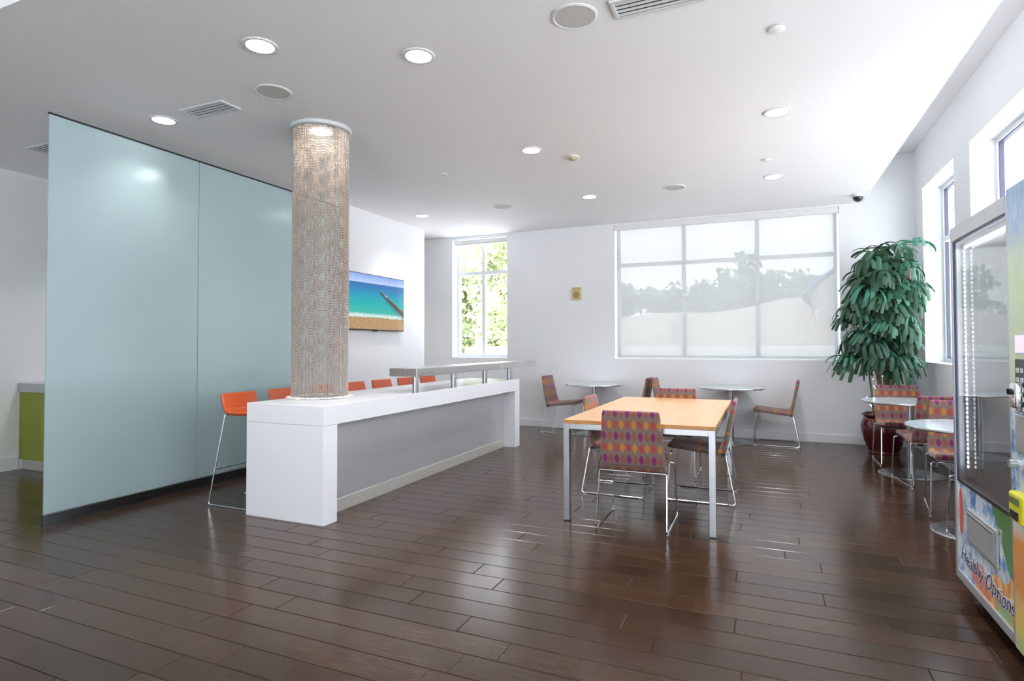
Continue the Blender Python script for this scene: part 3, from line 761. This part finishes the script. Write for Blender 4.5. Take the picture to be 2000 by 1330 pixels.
for x, y, lab in ((.09, 3.87, 'flat white sprinkler cap near the top right'), (.05, 6.59, 'flat white sprinkler cap above the right far downlight'), (-3.28, 5.67, 'flat white sprinkler cap right of the bead column')):
    t = thing('sprinkler_cap', lab, 'sprinkler', (x, y, CZ), group='flush ceiling sprinkler caps')
    MB().lathe([(.048, CZ - .008), (.048, CZ - .011), (.044, CZ - .013), (.001, CZ - .013)], (x, y, 0), 32, caps=False).build('cover_plate', 'ceil', t, True)
    MB().lathe([(.036, CZ), (.036, CZ - .012)], (x, y, 0), 24).build('socket', 'wplastic', t, True)
t = thing('smoke_detector', 'cream smoke detector on the ceiling in front of the far windows', 'smoke detector', (-1.78, 5.69, CZ))
MB().lathe([(.072, CZ), (.072, CZ - .012), (.062, CZ - .02), (.05, CZ - .022), (.001, CZ - .022)], (-1.78, 5.69, 0), 32, caps=False).build('base', simple('cream_plastic', (.70, .64, .54), .45), t, True)
MB().lathe([(.036, CZ - .022), (.036, CZ - .034), (.028, CZ - .04), (.001, CZ - .04)], (-1.78, 5.69, 0), 24, caps=False).build('sensor_chamber', simple('tan_plastic', (.45, .38, .28), .5), t, True)
t = thing('dome_camera', 'dark dome security camera on the ceiling above the palm', 'camera', (1.13, 8.62, CZ))
MB().lathe([(.078, CZ), (.078, CZ - .012), (.068, CZ - .03), (.06, CZ - .034)], (1.13, 8.62, 0), 32).build('mount', 'wplastic', t, True)
MB().lathe([(.06, CZ - .034)] + [(.06 * math.cos(a * PI / 16), CZ - .034 - .06 * math.sin(a * PI / 16)) for a in range(1, 8)] + [(.001, CZ - .094)], (1.13, 8.62, 0), 32, caps=False).build('dome', simple('smoked_dome', (.03, .03, .045), .06), t, True)

# ------------------------------------------------------------------ green cabinets behind the glass
def cabinet(label, x0, x1, y0, y1, zb, zt, top, th, face, kick=.115):
    t = thing('base_cabinet', label, 'cabinet', ((x0 + x1) / 2, (y0 + y1) / 2, 0))
    MB().box(x0, x1, y0, y1, kick, zt).build('body', 'green', t)
    k0, k1 = (x0, x1 - .07) if face > 0 else (x0 + .07, x1)
    MB().box(k0, k1, y0 + .03, y1, 0, kick).build('plinth', 'steel_kick', t)
    n = max(2, int((y1 - y0) / .5)); xf = x1 if face > 0 else x0
    for i in range(n):
        a = y0 + (y1 - y0) * i / n + .003; b = y0 + (y1 - y0) * (i + 1) / n - .003
        d = MB().box(min(xf, xf + face * .02), max(xf, xf + face * .02), a, b, kick + .004, zt - .004, .001).build('door', 'green', t)
        MB().box(min(xf + face * .02, xf + face * .032), max(xf + face * .02, xf + face * .032), b - .04, b - .028, zt - .2, zt - .06).build('handle', 'alu', d)
    w_ = MB().box(x0 - (.02 if x0 > XL + .01 else 0), x1 + .035, y0 - .02, y1, zt, zt + th, .003).build('worktop', top, t)
    return t
cabinet('lime green cabinet with grey top at the left wall', XL + .002, -6.95, 3.77, 6.6, .115, .853, 'cabtop', .096, 1)
cabinet('green cabinet blurred behind the frosted glass', -6.05, -5.46, 4.02, 5.9, .115, .83, 'cablight', .05, 1)

# ------------------------------------------------------------------ vending machine
VX, VYF, VYN, VZ0, VZ1, VXB = .95, 3.915, 2.70, .092, 1.985, 1.79
VC = 3.06                       # door / control panel split
def m_print(kind):
    t = NT('vending_print_' + kind); co = t.coord('Object'); x, y, z = t.sep(co)
    yw = t.ma('ADD', y, (VYF + VYN) / 2); 
    n1 = t.noise(t.scale(co, (1, 1, .7)), 16, 5, .65); n2 = t.noise(co, 9, 4, .6); n3 = t.noise(t.scale(co, (1, 1, .4)), 28, 4, .6)
    ice = t.ramp(n1, [(.34, (.03, .16, .50)), (.44, (.20, .42, .78)), (.50, (.62, .76, .90)), (.60, (.80, .88, .95)), (.70, (.25, .45, .75))])
    if kind == 'door':
        c = ice
        gm = t.ma('GREATER_THAN', t.ma('ADD', z, t.ma('MULTIPLY', t.ma('SUBTRACT', 3.36, yw), 1.25)), t.ma('MULTIPLY_ADD', n2, .10, .545))
        c = t.mix(t.ma('MULTIPLY', gm, t.ma('LESS_THAN', yw, 3.38)), c, (.07, .24, .035))
        fr = t.ramp(n3, [(.35, (.85, .14, .04)), (.48, (.90, .36, .08)), (.56, (.95, .62, .10)), (.66, (.90, .80, .45))])
        ora = t.ma('LESS_THAN', t.ma('ADD', z, t.ma('MULTIPLY', t.ma('SUBTRACT', yw, 3.1), .42)), t.ma('MULTIPLY_ADD', n2, .22, .26))
        c = t.mix(t.ma('MULTIPLY', ora, t.ma('LESS_THAN', yw, 3.62)), c, fr)
        red = t.ma('LESS_THAN', t.ma('ADD', t.ma('POWER', t.ma('DIVIDE', t.ma('SUBTRACT', yw, 3.56), .12), 2.), t.ma('POWER', t.ma('DIVIDE', t.ma('SUBTRACT', z, .20), .075), 2.)), t.ma('MULTIPLY_ADD', n3, 1.2, .35))
        c = t.mix(red, c, t.mix(n3, (.75, .06, .02), (.92, .42, .22)))
        gr = t.ma('LESS_THAN', t.ma('ADD', t.ma('POWER', t.ma('DIVIDE', t.ma('SUBTRACT', yw, 3.24), .10), 2.), t.ma('POWER', t.ma('DIVIDE', t.ma('SUBTRACT', z, .16), .07), 2.)), t.ma('MULTIPLY_ADD', n2, 1.2, .2))
        c = t.mix(gr, c, (.36, .58, .22))
        pep = t.ma('LESS_THAN', t.ma('ADD', t.ma('POWER', t.ma('DIVIDE', t.ma('SUBTRACT', yw, 3.838), .042), 2.), t.ma('POWER', t.ma('DIVIDE', t.ma('SUBTRACT', z, .455), .125), 2.)), 1.)
        c = t.mix(pep, c, t.mix(n1, (.62, .02, .015), (.85, .16, .08)))
    else:
        up = t.mix(n3, (.12, .27, .55), (.45, .62, .82))
        mid = t.mix(n2, (.62, .72, .55), (.52, .66, .30))
        c = t.mix(t.ma('MULTIPLY_ADD', z, 5., t.ma('MULTIPLY_ADD', n2, 1.6, -9.1), clamp=True), mid, up)
        c = t.mix(t.ma('LESS_THAN', z, t.ma('MULTIPLY_ADD', n1, .2, 1.02)), c, ice)
        orange = t.ma('LESS_THAN', z, .62)
        c = t.mix(orange, c, t.ramp(z, [(.10, (.45, .66, .35)), (.20, (.90, .72, .12)), (.30, (.92, .55, .12)), (.36, (.90, .30, .02)), (.55, (.92, .36, .03)), (.60, (.80, .75, .62))]))
    return t.end(t.pr(c, .22, Coat_Weight=.4, Coat_Roughness=.1))
t = thing('vending_machine', 'tall glass-front vending machine with fruit graphics reading Healthy Options', 'vending machine', ((VX + VXB) / 2, (VYF + VYN) / 2, 0))
vsil = simple('silver_door_frame', (.55, .57, .59), .35, .6)
vbod = simple('black_cabinet_steel', (.05, .05, .055), .4)
vin = simple('vending_interior', (.50, .52, .56), .4)
# hollow body: far side, near side, back, top, bottom, divider
MB().box(VX + .05, VXB, VYF - .03, VYF - .003, VZ0, VZ1 - .004).build('side_panel', simple('vending_side_grey', (.42, .44, .46), .4), t)
MB().box(VX + .05, VXB, VYN, VYN + .03, VZ0, VZ1).build('side_panel', vbod, t)
MB().box(VXB - .03, VXB, VYN + .03, VYF - .03, VZ0, VZ1 - .004).build('back_panel', vin, t)
MB().box(VX + .05, VXB - .03, VYN + .03, VYF - .03, VZ1 - .05, VZ1 - .004).build('top_panel', vbod, t)
MB().box(VX + .05, VXB - .03, VYN + .03, VYF - .03, VZ0, VZ0 + .05).build('bottom_panel', vbod, t)
MB().box(VX + .05, VXB - .03, VC - .02, VC + .02, VZ0 + .05, VZ1 - .05).build('divider', vin, t)
MB().box(VX + .05, VXB - .03, VC + .02, VYF - .03, .60, .64).build('product_floor', simple('dark_tray', (.10, .11, .14), .25), t)
# door frame
d = MB().box(VX, VX + .045, VYF - .034, VYF, VZ0, VZ1, .003).box(VX, VX + .045, VC, VC + .05, VZ0, VZ1, .003).box(VX, VX + .045, VC + .05, VYF - .034, VZ1 - .075, VZ1, .003).box(VX, VX + .045, VC + .05, VYF - .034, VZ0, VZ0 + .045, .003).build('door_frame', vsil, t)
MB().box(VX + .004, VX + .04, VC + .05, VYF - .034, .612, .628).build('mid_rail', 'black', d)
MB().box(VX + .003, VX + .012, VC + .05, VYF - .034, VZ1 - .085, VZ1 - .075).box(VX + .003, VX + .012, VYF - .043, VYF - .034, .628, VZ1 - .085).build('glass_gasket', simple('navy_gasket', (.03, .03, .07), .4), d)
vgl = clearglass('vending_glass', (.90, .94, .95), 1.52, 2.2)
MB().raw([(VX + .010, VC + .05, .628), (VX + .010, VYF - .043, .628), (VX + .010, VYF - .043, VZ1 - .085), (VX + .010, VC + .05, VZ1 - .085)], [(0, 1, 2, 3)]).build('glass_pane', vgl, t)
MB().raw([(VX + .026, VC + .05, .628), (VX + .026, VYF - .043, .628), (VX + .026, VYF - .043, VZ1 - .085), (VX + .026, VC + .05, VZ1 - .085)], [(0, 1, 2, 3)]).build('inner_glass_pane', clearglass('vending_inner_glass', (.92, .95, .96), 1.52, 2.2), t)
# LED strips just inside the door
led = emit('led_white', (.86, .88, 1), 5.)
s_ = MB().box(VX + .046, VX + .052, VYF - .085, VYF - .065, .68, VZ1 - .11).build('led_strip', 'wplastic', t)
m = MB(); z = .69
while z < VZ1 - .12:
    m.box(VX + .041, VX + .046, VYF - .082, VYF - .068, z, z + .012); z += .024
m.build('led_diodes', led, s_)['kind'] = 'stuff'
s_ = MB().box(VX + .046, VX + .052, VC + .06, VYF - .09, VZ1 - .125, VZ1 - .105).build('led_strip', 'wplastic', t)
m = MB(); y = VC + .065
while y < VYF - .1:
    m.box(VX + .041, VX + .046, y, y + .018, VZ1 - .122, VZ1 - .108); y += .022
m.build('led_diodes', led, s_)['kind'] = 'stuff'
# printed panels
MB().box(VX + .008, VX + .04, VC + .05, VYF - .034, VZ0 + .045, .612).build('lower_print_panel', m_print('door'), t)
MB().box(VX - .012, VX + .045, VYN, VC - .004, VZ0 + .01, VZ1 + .012, .003).build('control_panel', m_print('control'), t)
# delivery flap
fp = MB().box(VX - .006, VX + .010, 3.285, 3.70, .335, .515, .012, 3).build('flap_frame', vsil, t)
MB().box(VX - .009, VX + .004, 3.305, 3.68, .355, .497, .004).build('delivery_flap', simple('grey_flap', (.36, .36, .36), .45), fp)
MB().box(VX - .010, VX - .006, 3.31, 3.675, .484, .492, .001).build('flap_hinge', 'alu', fp)
# lettering
def text_part(body, size, y_left, z_base, off, col, xp, shear=.25, sx=1.0, slope=0.):
    cu_ = bpy.data.curves.new('txt', 'FONT'); cu_.body = body; cu_.size = size; cu_.shear = shear; cu_.offset = off; cu_.extrude = .0004; cu_.space_character = 1.0
    ob = bpy.data.objects.new('txt', cu_); C.objects.link(ob)
    dg = bpy.context.evaluated_depsgraph_get(); me = bpy.data.meshes.new_from_object(ob.evaluated_get(dg)); C.objects.unlink(ob); bpy.data.objects.remove(ob)
    o_ = ORG[t.name]
    wdt = max(v.co.x for v in me.vertices)
    for v in me.vertices:
        x, y, z = v.co; zz = y + .006 * math.sin(x * 31)
        v.co = (xp - z - o_.x, y_left - x * sx - o_.y, z_base + zz + slope * x - o_.z)
    me.flip_normals()
    me.materials.clear()
    return link('lettering', me, col, t, False, o_)
navy = simple('navy_ink', (.02, .03, .16), .4); whit = simple('white_ink', (.82, .84, .86), .4)
text_part('Healthy Options', .105, 3.845, .205, .0052, whit, VX + .0070, .32, 1.03, -.02)
text_part('Healthy Options', .105, 3.845, .205, -.0006, navy, VX + .0058, .32, 1.03, -.02)
# controls
hd = MB().box(VX - .045, VX - .012, 2.90, 2.965, 1.095, 1.195, .008, 3).build('lock_handle', 'chrome', t, True)
MB().lathe([(.012, 0), (.012, .012), (.001, .012)], (VX - .057, 2.935, 1.16), 16, 'x', caps=False).build('lock_cylinder', 'black', hd)
MB().box(VX - .016, VX - .011, 2.80, 2.985, 1.315, 1.385, .002).build('display', simple('violet_display', (.10, .05, .25), .15, Emission_Color=(.45, .35, 1.), Emission_Strength=.6), t)
kp = MB().box(VX - .017, VX - .011, 2.80, 2.985, 1.08, 1.29, .003).build('keypad', 'black', t)
for i in range(5):
    for j in range(4): MB().box(VX - .021, VX - .016, 2.965 - j * .042 - .026, 2.965 - j * .042, 1.255 - i * .038 - .02, 1.255 - i * .038, .002).build('key', vsil, kp)
MB().box(VX - .02, VX - .011, 2.82, 2.99, .915, 1.07, .006).build('coin_plate', vsil, t)
MB().lathe([(.016, 0), (.016, .03), (.001, .03)], (VX - .04, 2.995, .865), 18, 'x', caps=False).build('return_knob', vsil, t)
yel = simple('yellow_plastic', (.80, .74, .015), .35)
cr_o = MB().box(VX - .055, VX - .012, 2.83, 2.962, .65, .765, .010, 3).build('card_reader', yel, t)
MB().box(VX - .058, VX - .054, 2.85, 2.945, .722, .748, .001).build('reader_screen', simple('olive_lcd', (.16, .20, .05), .2), cr_o)
MB().box(VX - .058, VX - .054, 2.86, 2.94, .662, .695, .001).build('reader_slot', 'black', cr_o)
# base and feet
MB().box(VX + .03, VXB - .02, VYN + .03, VYF - .02, .055, VZ0, .003).build('base_skirt', 'black', t)
for x in (VX + .07, VXB - .12):
    for y in (VYN + .08, VYF - .17): MB().box(x, x + .05, y, y + .06, 0, .055, .004).build('foot', 'black', t)

# ------------------------------------------------------------------ potted lady palm
def m_leaf():
    t = NT('palm_leaf'); oi = t.n('ShaderNodeObjectInfo'); co = t.coord('UV')
    x, y, z = t.sep(co); st = t.ma('SINE', t.ma('MULTIPLY', x, 60.)); n = t.noise(t.coord('Object'), 14, 3)
    c = t.ramp(oi.outputs['Random'], [(0, (.016, .060, .035)), (.4, (.030, .105, .050)), (.65, (.06, .16, .085)), (.85, (.05, .21, .14)), (1, (.07, .33, .24))])  # random tone per frond; the teal end paints leaves that catch light
    c = t.mix(t.ma('MULTIPLY_ADD', st, .12, t.ma('MULTIPLY', n, .25)), c, (.10, .20, .13))
    p = t.pr(c, .38, Normal=t.bump(st, .25, .003))
    tl = t.n('ShaderNodeBsdfTranslucent'); t.put(tl.inputs[0], c)
    mx = t.n('ShaderNodeMixShader'); mx.inputs[0].default_value = .22; t.t.links.new(p, mx.inputs[1]); t.t.links.new(tl.outputs[0], mx.inputs[2])
    return t.end(mx.outputs[0])
MT['leaf'] = m_leaf()
MT['stemgreen'] = simple('petiole_green', (.10, .17, .06), .5)
def m_cane():
    t = NT('fibrous_cane'); co = t.coord('Object'); n = t.noise(t.scale(co, (60, 60, 12)), 1., 4)
    return t.end(t.pr(t.ramp(n, [(.3, (.16, .075, .035)), (.55, (.38, .21, .11)), (.8, (.55, .38, .24))]), .85, Normal=t.bump(n, .6, .004)))
MT['cane'] = m_cane()
rp = random.Random(21)
def frond_mesh(seed):
    r = random.Random(seed); bm = bmesh.new(); uvl = bm.loops.layers.uv.new('UVMap')
    PLn = r.uniform(.12, .22); rise = r.uniform(.03, .09)
    pts = [Vector((0, PLn * k / 5, rise * math.sin(k / 5 * PI * .75))) for k in range(6)]
    # petiole
    for a, b in zip(pts, pts[1:]):
        ring = []
        for p in (a, b):
            ring.append([bm.verts.new((p.x + .0022 * math.cos(q), p.y, p.z + .0022 * math.sin(q))) for q in (PI / 2, PI * 7 / 6, PI * 11 / 6)])
        for k in range(3):
            f = bm.faces.new((ring[0][k], ring[0][(k + 1) % 3], ring[1][(k + 1) % 3], ring[1][k])); f.material_index = 1
    hub = pts[-1]; nl = r.choice((7, 8, 9, 10))
    for i in range(nl):
        az = math.radians(-100 + 200 * i / (nl - 1) + r.uniform(-7, 7)); L = r.uniform(.27, .40) * (1 - .14 * abs(i - (nl - 1) / 2) / ((nl - 1) / 2)); W = r.uniform(.015, .0215)
        d = Vector((math.sin(az), math.cos(az), 0)); pos = hub.copy(); pitch = r.uniform(.0, .5); droop = r.uniform(1.5, 3.2)
        sg = 7; rows_ = []
        side = Vector((d.y, -d.x, 0))
        for k in range(sg + 1):
            s = k / sg; an = pitch - droop * (s ** 1.0) * 1.15
            an = max(an, -1.42)
            wv = W * (.25 + 1.05 * math.sin(min(1., s * 1.5 + .08) * PI / 2)) * (1 if s < .9 else .80)
            nrm = d * -math.sin(an) + Vector((0, 0, math.cos(an)))
            rows_.append([bm.verts.new(pos - side * wv - nrm * wv * .30), bm.verts.new(pos), bm.verts.new(pos + side * wv - nrm * wv * .30)])
            pos = pos + (d * math.cos(an) + Vector((0, 0, math.sin(an)))) * (L / sg)
        for k in range(sg):
            for c_ in (0, 1):
                f = bm.faces.new((rows_[k][c_], rows_[k][c_ + 1], rows_[k + 1][c_ + 1], rows_[k + 1][c_])); f.smooth = True
                for lp, (uu, vv_) in zip(f.loops, ((c_ * .5, k / sg), (c_ * .5 + .5, k / sg), (c_ * .5 + .5, (k + 1) / sg), (c_ * .5, (k + 1) / sg))): lp[uvl].uv = (uu, vv_)
    me = bpy.data.meshes.new('frond'); bm.to_mesh(me); bm.free(); me.materials.append(MT['leaf']); me.materials.append(MT['stemgreen']); return me
fronds = [frond_mesh(100 + i) for i in range(14)]
PXc, PYc = 1.35, 8.52
palm = thing('potted_palm', 'tall lady palm with drooping fan leaves in the corner', 'plant', (PXc, PYc, .40))
pot = thing('plant_pot', 'glossy dark red glazed pot holding the palm', 'pot', (PXc, PYc, 0))
glaze = simple('oxblood_glaze', (.085, .008, .010), .10, Coat_Weight=.6, Coat_Roughness=.05)
MB().lathe([(.001, .0), (.165, .0), (.172, .012), (.165, .03), (.175, .06), (.215, .16), (.243, .27), (.247, .33), (.236, .385), (.215, .42), (.205, .438), (.212, .452), (.232, .462), (.238, .474), (.234, .486), (.222, .490), (.212, .482), (.205, .45), (.20, .40), (.001, .40)], (PXc, PYc, 0), 56, caps=False).build('pot_body', glaze, pot, True)
MB().lathe([(.218, .418), (.222, .425), (.216, .432)], (PXc, PYc, 0), 56, caps=False).build('pot_band', simple('pot_band', (.30, .10, .07), .25), pot, True)
soil = NT('moss_soil'); sn = soil.noise(soil.coord('Object'), 30, 4)
sm_ = soil.end(soil.pr(soil.ramp(sn, [(.35, (.05, .035, .02)), (.5, (.20, .16, .08)), (.65, (.16, .20, .06)), (.8, (.40, .34, .22))]), .9, Normal=soil.bump(sn, 1., .02)))
m = MB(); vs, fs = [], []
for i in range(13):
    for j in range(28):
        rr = .203 * i / 12; a = 2 * PI * j / 28; vs.append((PXc + rr * math.cos(a), PYc + rr * math.sin(a), .44 + .045 * (1 - (i / 12) ** 2) + .018 * math.sin(i * 2.1 + j * 1.7)))
for i in range(12):
    for j in range(28): fs.append((i * 28 + j, i * 28 + (j + 1) % 28, (i + 1) * 28 + (j + 1) % 28, (i + 1) * 28 + j))
m.raw(vs, fs); m.build('moss_soil', sm_, pot, True)
stems = []
for i in range(13):
    a = 2 * PI * i / 13 + rp.uniform(-.2, .2); r0 = rp.uniform(.03, .12); lean = rp.uniform(.06, .24)
    H = (2.0, 1.55, 2.12, 1.3, 1.85, 2.05, 1.4, 2.15, 1.7, 1.95, 1.5, 2.1, 1.8)[i]
    b = Vector((PXc + r0 * math.cos(a), PYc + r0 * math.sin(a), .44))
    tp = Vector((PXc + .07 + (r0 + lean) * math.cos(a), PYc - .03 + (r0 + lean) * math.sin(a) * .7, .44 + H))
    P = [b.lerp(tp, k / 8) + Vector((math.sin(k * .8 + i) * .012, math.cos(k * .9 + i) * .012, 0)) for k in range(9)]
    MB().tube(P, [.013 - .0005 * k for k in range(9)], 7).build('cane', 'cane', palm, True); stems.append((P, a, H))
def add_frond(pos, az, tilt, sc, me=None):
    me = me or rp.choice(fronds); o = bpy.data.objects.new('frond', me); C.objects.link(o); o.parent = palm
    o.location = Vector(pos) - ORG[palm.name]; o.rotation_euler = (tilt, rp.uniform(-.4, .4), az); o.scale = (sc, sc, sc)
for (P, a, H) in stems:
    n = int(6 + H * 6.0)
    for k in range(n):
        f = min(.999, .40 + .60 * (k + rp.random() * .7) / n); i = int(f * 8); pos = P[i].lerp(P[i + 1], f * 8 - i)
        az = k * 2.4 + a * 3 + rp.uniform(-.5, .5)
        dirx, diry = -math.sin(az), math.cos(az)
        if diry > .3 and rp.random() < .45: continue
        sc = rp.uniform(.80, 1.12) * (.88 if pos.z < 1.5 else 1.)
        wx = XR - .01
        room = min((wx - pos.x) / max(.05, dirx) if dirx > 0 else 9, (YB - .03 - pos.y) / max(.05, diry) if diry > 0 else 9)
        sc = min(sc, room / .58)
        if sc < .42: continue
        add_frond(pos, az, rp.uniform(-.35, .45) + (.4 if f > .92 else 0), sc)
wide = frond_mesh(501)
for pos, az, tl, sc in (((1.22, 8.46, 1.34), D(95), .10, 1.05), ((1.18, 8.46, 1.02), D(88), .25, 1.0), ((1.15, 8.47, 1.10), D(100), .3, .9), ((1.35, 8.36, 1.16), D(178), .0, 1.05), ((1.42, 8.36, 1.02), D(200), .05, 1.0), ((1.28, 8.36, 1.3), D(165), .1, 1.05), ((1.5, 8.46, 1.1), D(-105), .1, .75), ((1.45, 8.36, 1.35), D(220), .1, .9)):
    add_frond(pos, az, tl, sc)
# fairy lights wound round the canes
fy = thing('fairy_lights', 'string of tiny white fairy lights wound round the palm canes', 'string lights', (PXc, PYc, .5))
P = []
for k in range(160):
    s = k / 159; a = s * 2 * PI * 9; rr = .13 + .04 * math.sin(k * 1.3); P.append((PXc + rr * math.cos(a), PYc + rr * math.sin(a), .52 + 1.05 * s + .012 * math.sin(k * 2.1)))
MB().tube(P, .0016, 5).build('wire', simple('dark_green_wire', (.01, .03, .015), .5), fy)
blm = emit('fairy_bulb', (.75, .85, 1), 14.)
bt = bmesh.new(); bmesh.ops.create_icosphere(bt, subdivisions=1, radius=.0055); bme = bpy.data.meshes.new('bulb'); bt.to_mesh(bme); bt.free(); bme.materials.append(blm)
for k in range(2, 160, 4):
    o = bpy.data.objects.new('bulb', bme); C.objects.link(o); o.parent = fy; p = P[k]
    o.location = Vector((p[0] + (p[0] - PXc) * .06, p[1] + (p[1] - PYc) * .06, p[2])) - ORG[fy.name]

# ------------------------------------------------------------------ outdoors
m_gr = NT('pale_paving'); gn = m_gr.noise(m_gr.coord('Object'), .6, 4)
gmat = m_gr.end(m_gr.pr(m_gr.ramp(gn, [(.3, (.56, .56, .555)), (.7, (.64, .64, .64))]), .9))
o = MB().raw([(-90, -60, -.3), (60, -60, -.3), (60, 120, -.3), (-90, 120, -.3)], [(0, 1, 2, 3)]).build('ground_outside', gmat)
struct(o, 'pale ground outside the windows', 'ground')
hb = NT('sandy_bank'); hn = hb.noise(hb.coord('Object'), .35, 4)
hmat = hb.end(hb.pr(hb.ramp(hn, [(.3, (.19, .17, .135)), (.7, (.235, .21, .175))]), .95))
vs, fs = [], []; NX, NY = 40, 10
for i in range(NX + 1):
    for j in range(NY + 1):
        x = -30 + 60 * i / NX; y = 20 + 25 * j / NY; h = -.35 + (3.9 + .5 * math.sin(x * .25 + 1) + .25 * math.sin(x * .7)) * (.5 - .5 * math.cos(PI * min(1, j / (NY - 2)))) * (.5 + .5 * math.tanh((x + 21) * .5))
        vs.append((x, y, h))
for i in range(NX):
    for j in range(NY): a = i * (NY + 1) + j; fs.append((a, a + NY + 1, a + NY + 2, a + 1))
struct(MB().raw(vs, fs).build('sandy_bank', hmat, None, True), 'sandy bank seen hazily through the shaded window', 'bank')
o = MB().box(-14, 9, 16.0, 16.25, -.3, 1.22).box(-14, 9, 15.95, 16.3, 1.22, 1.32).build('low_wall', simple('white_render', (.78, .77, .74), .8))
tag(o, 'low white garden wall outside the wide shaded window', 'wall')
# house with blue roof
t = thing('house', 'pale house with a blue gabled roof beyond the shaded window', 'building', (4.95, 34, -.3))
hx, hy = 4.95, 31
MB().box(hx - 2.6, hx + 2.6, hy, hy + 6, -.3, 4.2).raw([(hx - 2.6, hy, 4.2), (hx + 2.6, hy, 4.2), (hx, hy, 6.1), (hx - 2.6, hy + 6, 4.2), (hx + 2.6, hy + 6, 4.2), (hx, hy + 6, 6.1)], [(0, 1, 2), (3, 5, 4), (0, 2, 5, 3), (1, 4, 5, 2)]).build('walls', simple('house_render', (.62, .58, .52), .9), t)
for s in (-1, 1):
    MB().raw([(hx, hy - .3, 6.25), (hx + s * 3.0, hy - .3, 4.0), (hx + s * 3.0, hy + 6.3, 4.0), (hx, hy + 6.3, 6.25), (hx, hy - .3, 6.40), (hx + s * 3.0, hy - .3, 4.15), (hx + s * 3.0, hy + 6.3, 4.15), (hx, hy + 6.3, 6.40)], [(0, 1, 2, 3), (7, 6, 5, 4), (0, 1, 5, 4), (1, 2, 6, 5), (2, 3, 7, 6), (3, 0, 4, 7)]).build('roof_slope', simple('blue_metal_roof', (.10, .26, .46), .5), t)
for x in (hx - 1.4, hx + .6): MB().box(x, x + .9, hy - .05, hy, 1.6, 3.0).build('house_window', simple('house_glass', (.20, .24, .28), .1), t)
# trees
lf_m = []
for nm, c1, c2 in (('far', (.10, .15, .10), (.18, .24, .16)), ('near', (.32, .38, .19), (.52, .56, .34))):
    q = NT('foliage_' + nm); qn = q.noise(q.coord('Object'), 3, 3); lf_m.append(q.end(q.pr(q.ramp(qn, [(.35, c1), (.65, c2)]), .8)))
bark = simple('bark', (.12, .09, .06), .9)
def tree(name, label, x, y, zb, h, rx, rz, n, leaf, mat, grp, seed):
    r = random.Random(seed); t = thing(name, label, 'tree', (x, y, zb), group=grp)
    cz = zb + h - rz
    MB().tube([(x, y, zb), (x + .05, y, zb + h * .35), (x - .03, y, cz + rz * .4)], [.03 * h, .022 * h, .008 * h], 7).build('trunk', bark, t, True)
    blobs = [(r.gauss(0, .45) * rx, r.gauss(0, .45) * rx, r.gauss(0, .42) * rz, r.uniform(.35, .6)) for _ in range(14)]
    V, F = [], []
    for i in range(n):
        bx, by, bz, br = r.choice(blobs); dv = Vector((r.gauss(0, 1), r.gauss(0, 1), r.gauss(0, 1))).normalized() * r.random() ** .4
        p = Vector((x + bx + dv.x * br * rx, y + by + dv.y * br * rx, cz + bz + dv.z * br * rz))
        a = Vector((r.gauss(0, 1), r.gauss(0, 1), r.gauss(0, 1))).normalized() * leaf; b = a.cross(Vector((r.gauss(0, 1), r.gauss(0, 1), r.gauss(0, 1))).normalized()) * .8
        k = len(V); V += [p - a - b, p + a - b, p + a + b, p - a + b]; F.append((k, k + 1, k + 2, k + 3))
    o_ = ORG[t.name]; me = bpy.data.meshes.new('foliage'); me.from_pydata([(v - o_)[:] for v in V], [], F); me.update()
    q = link('foliage', me, mat, t, False, o_); q['kind'] = 'stuff'
rt = random.Random(9)
for i in range(8):
    x = -9.3 + i * 1.75 + rt.uniform(-.3, .3)
    hh = 3.6 + rt.uniform(-.2, .3) + (.5 if i > 3 else -.2 + .1 * i)
    tree('hazy_tree', 'hazy tree in the row beyond the sandy bank, seen through the roller shade', x, 44 + rt.uniform(-1, 1), 2.6, hh, 1.5, hh * .42, 700, .16, lf_m[0], 'hazy trees beyond the bank', i)
for i, (x, y, h, rx, lab) in enumerate(((-8.75, 15.4, 4.5, 1.05, 'nearer bleached green tree filling the left panes of the narrow window'), (-9.0, 19.8, 5.3, 1.55, 'farther bleached green tree behind the right panes of the narrow window'))):
    tree('garden_tree', lab, x, y, -.3, h + .3, rx, h * .48, 6500, .075, lf_m[1], 'trees outside the narrow window', 50 + i)
o = MB().box(-14, -4.0, 13.0, 13.2, -.3, .98).build('garden_fence', simple('white_render2', (.75, .75, .72), .8))
tag(o, 'low pale parapet outside the narrow window', 'wall')
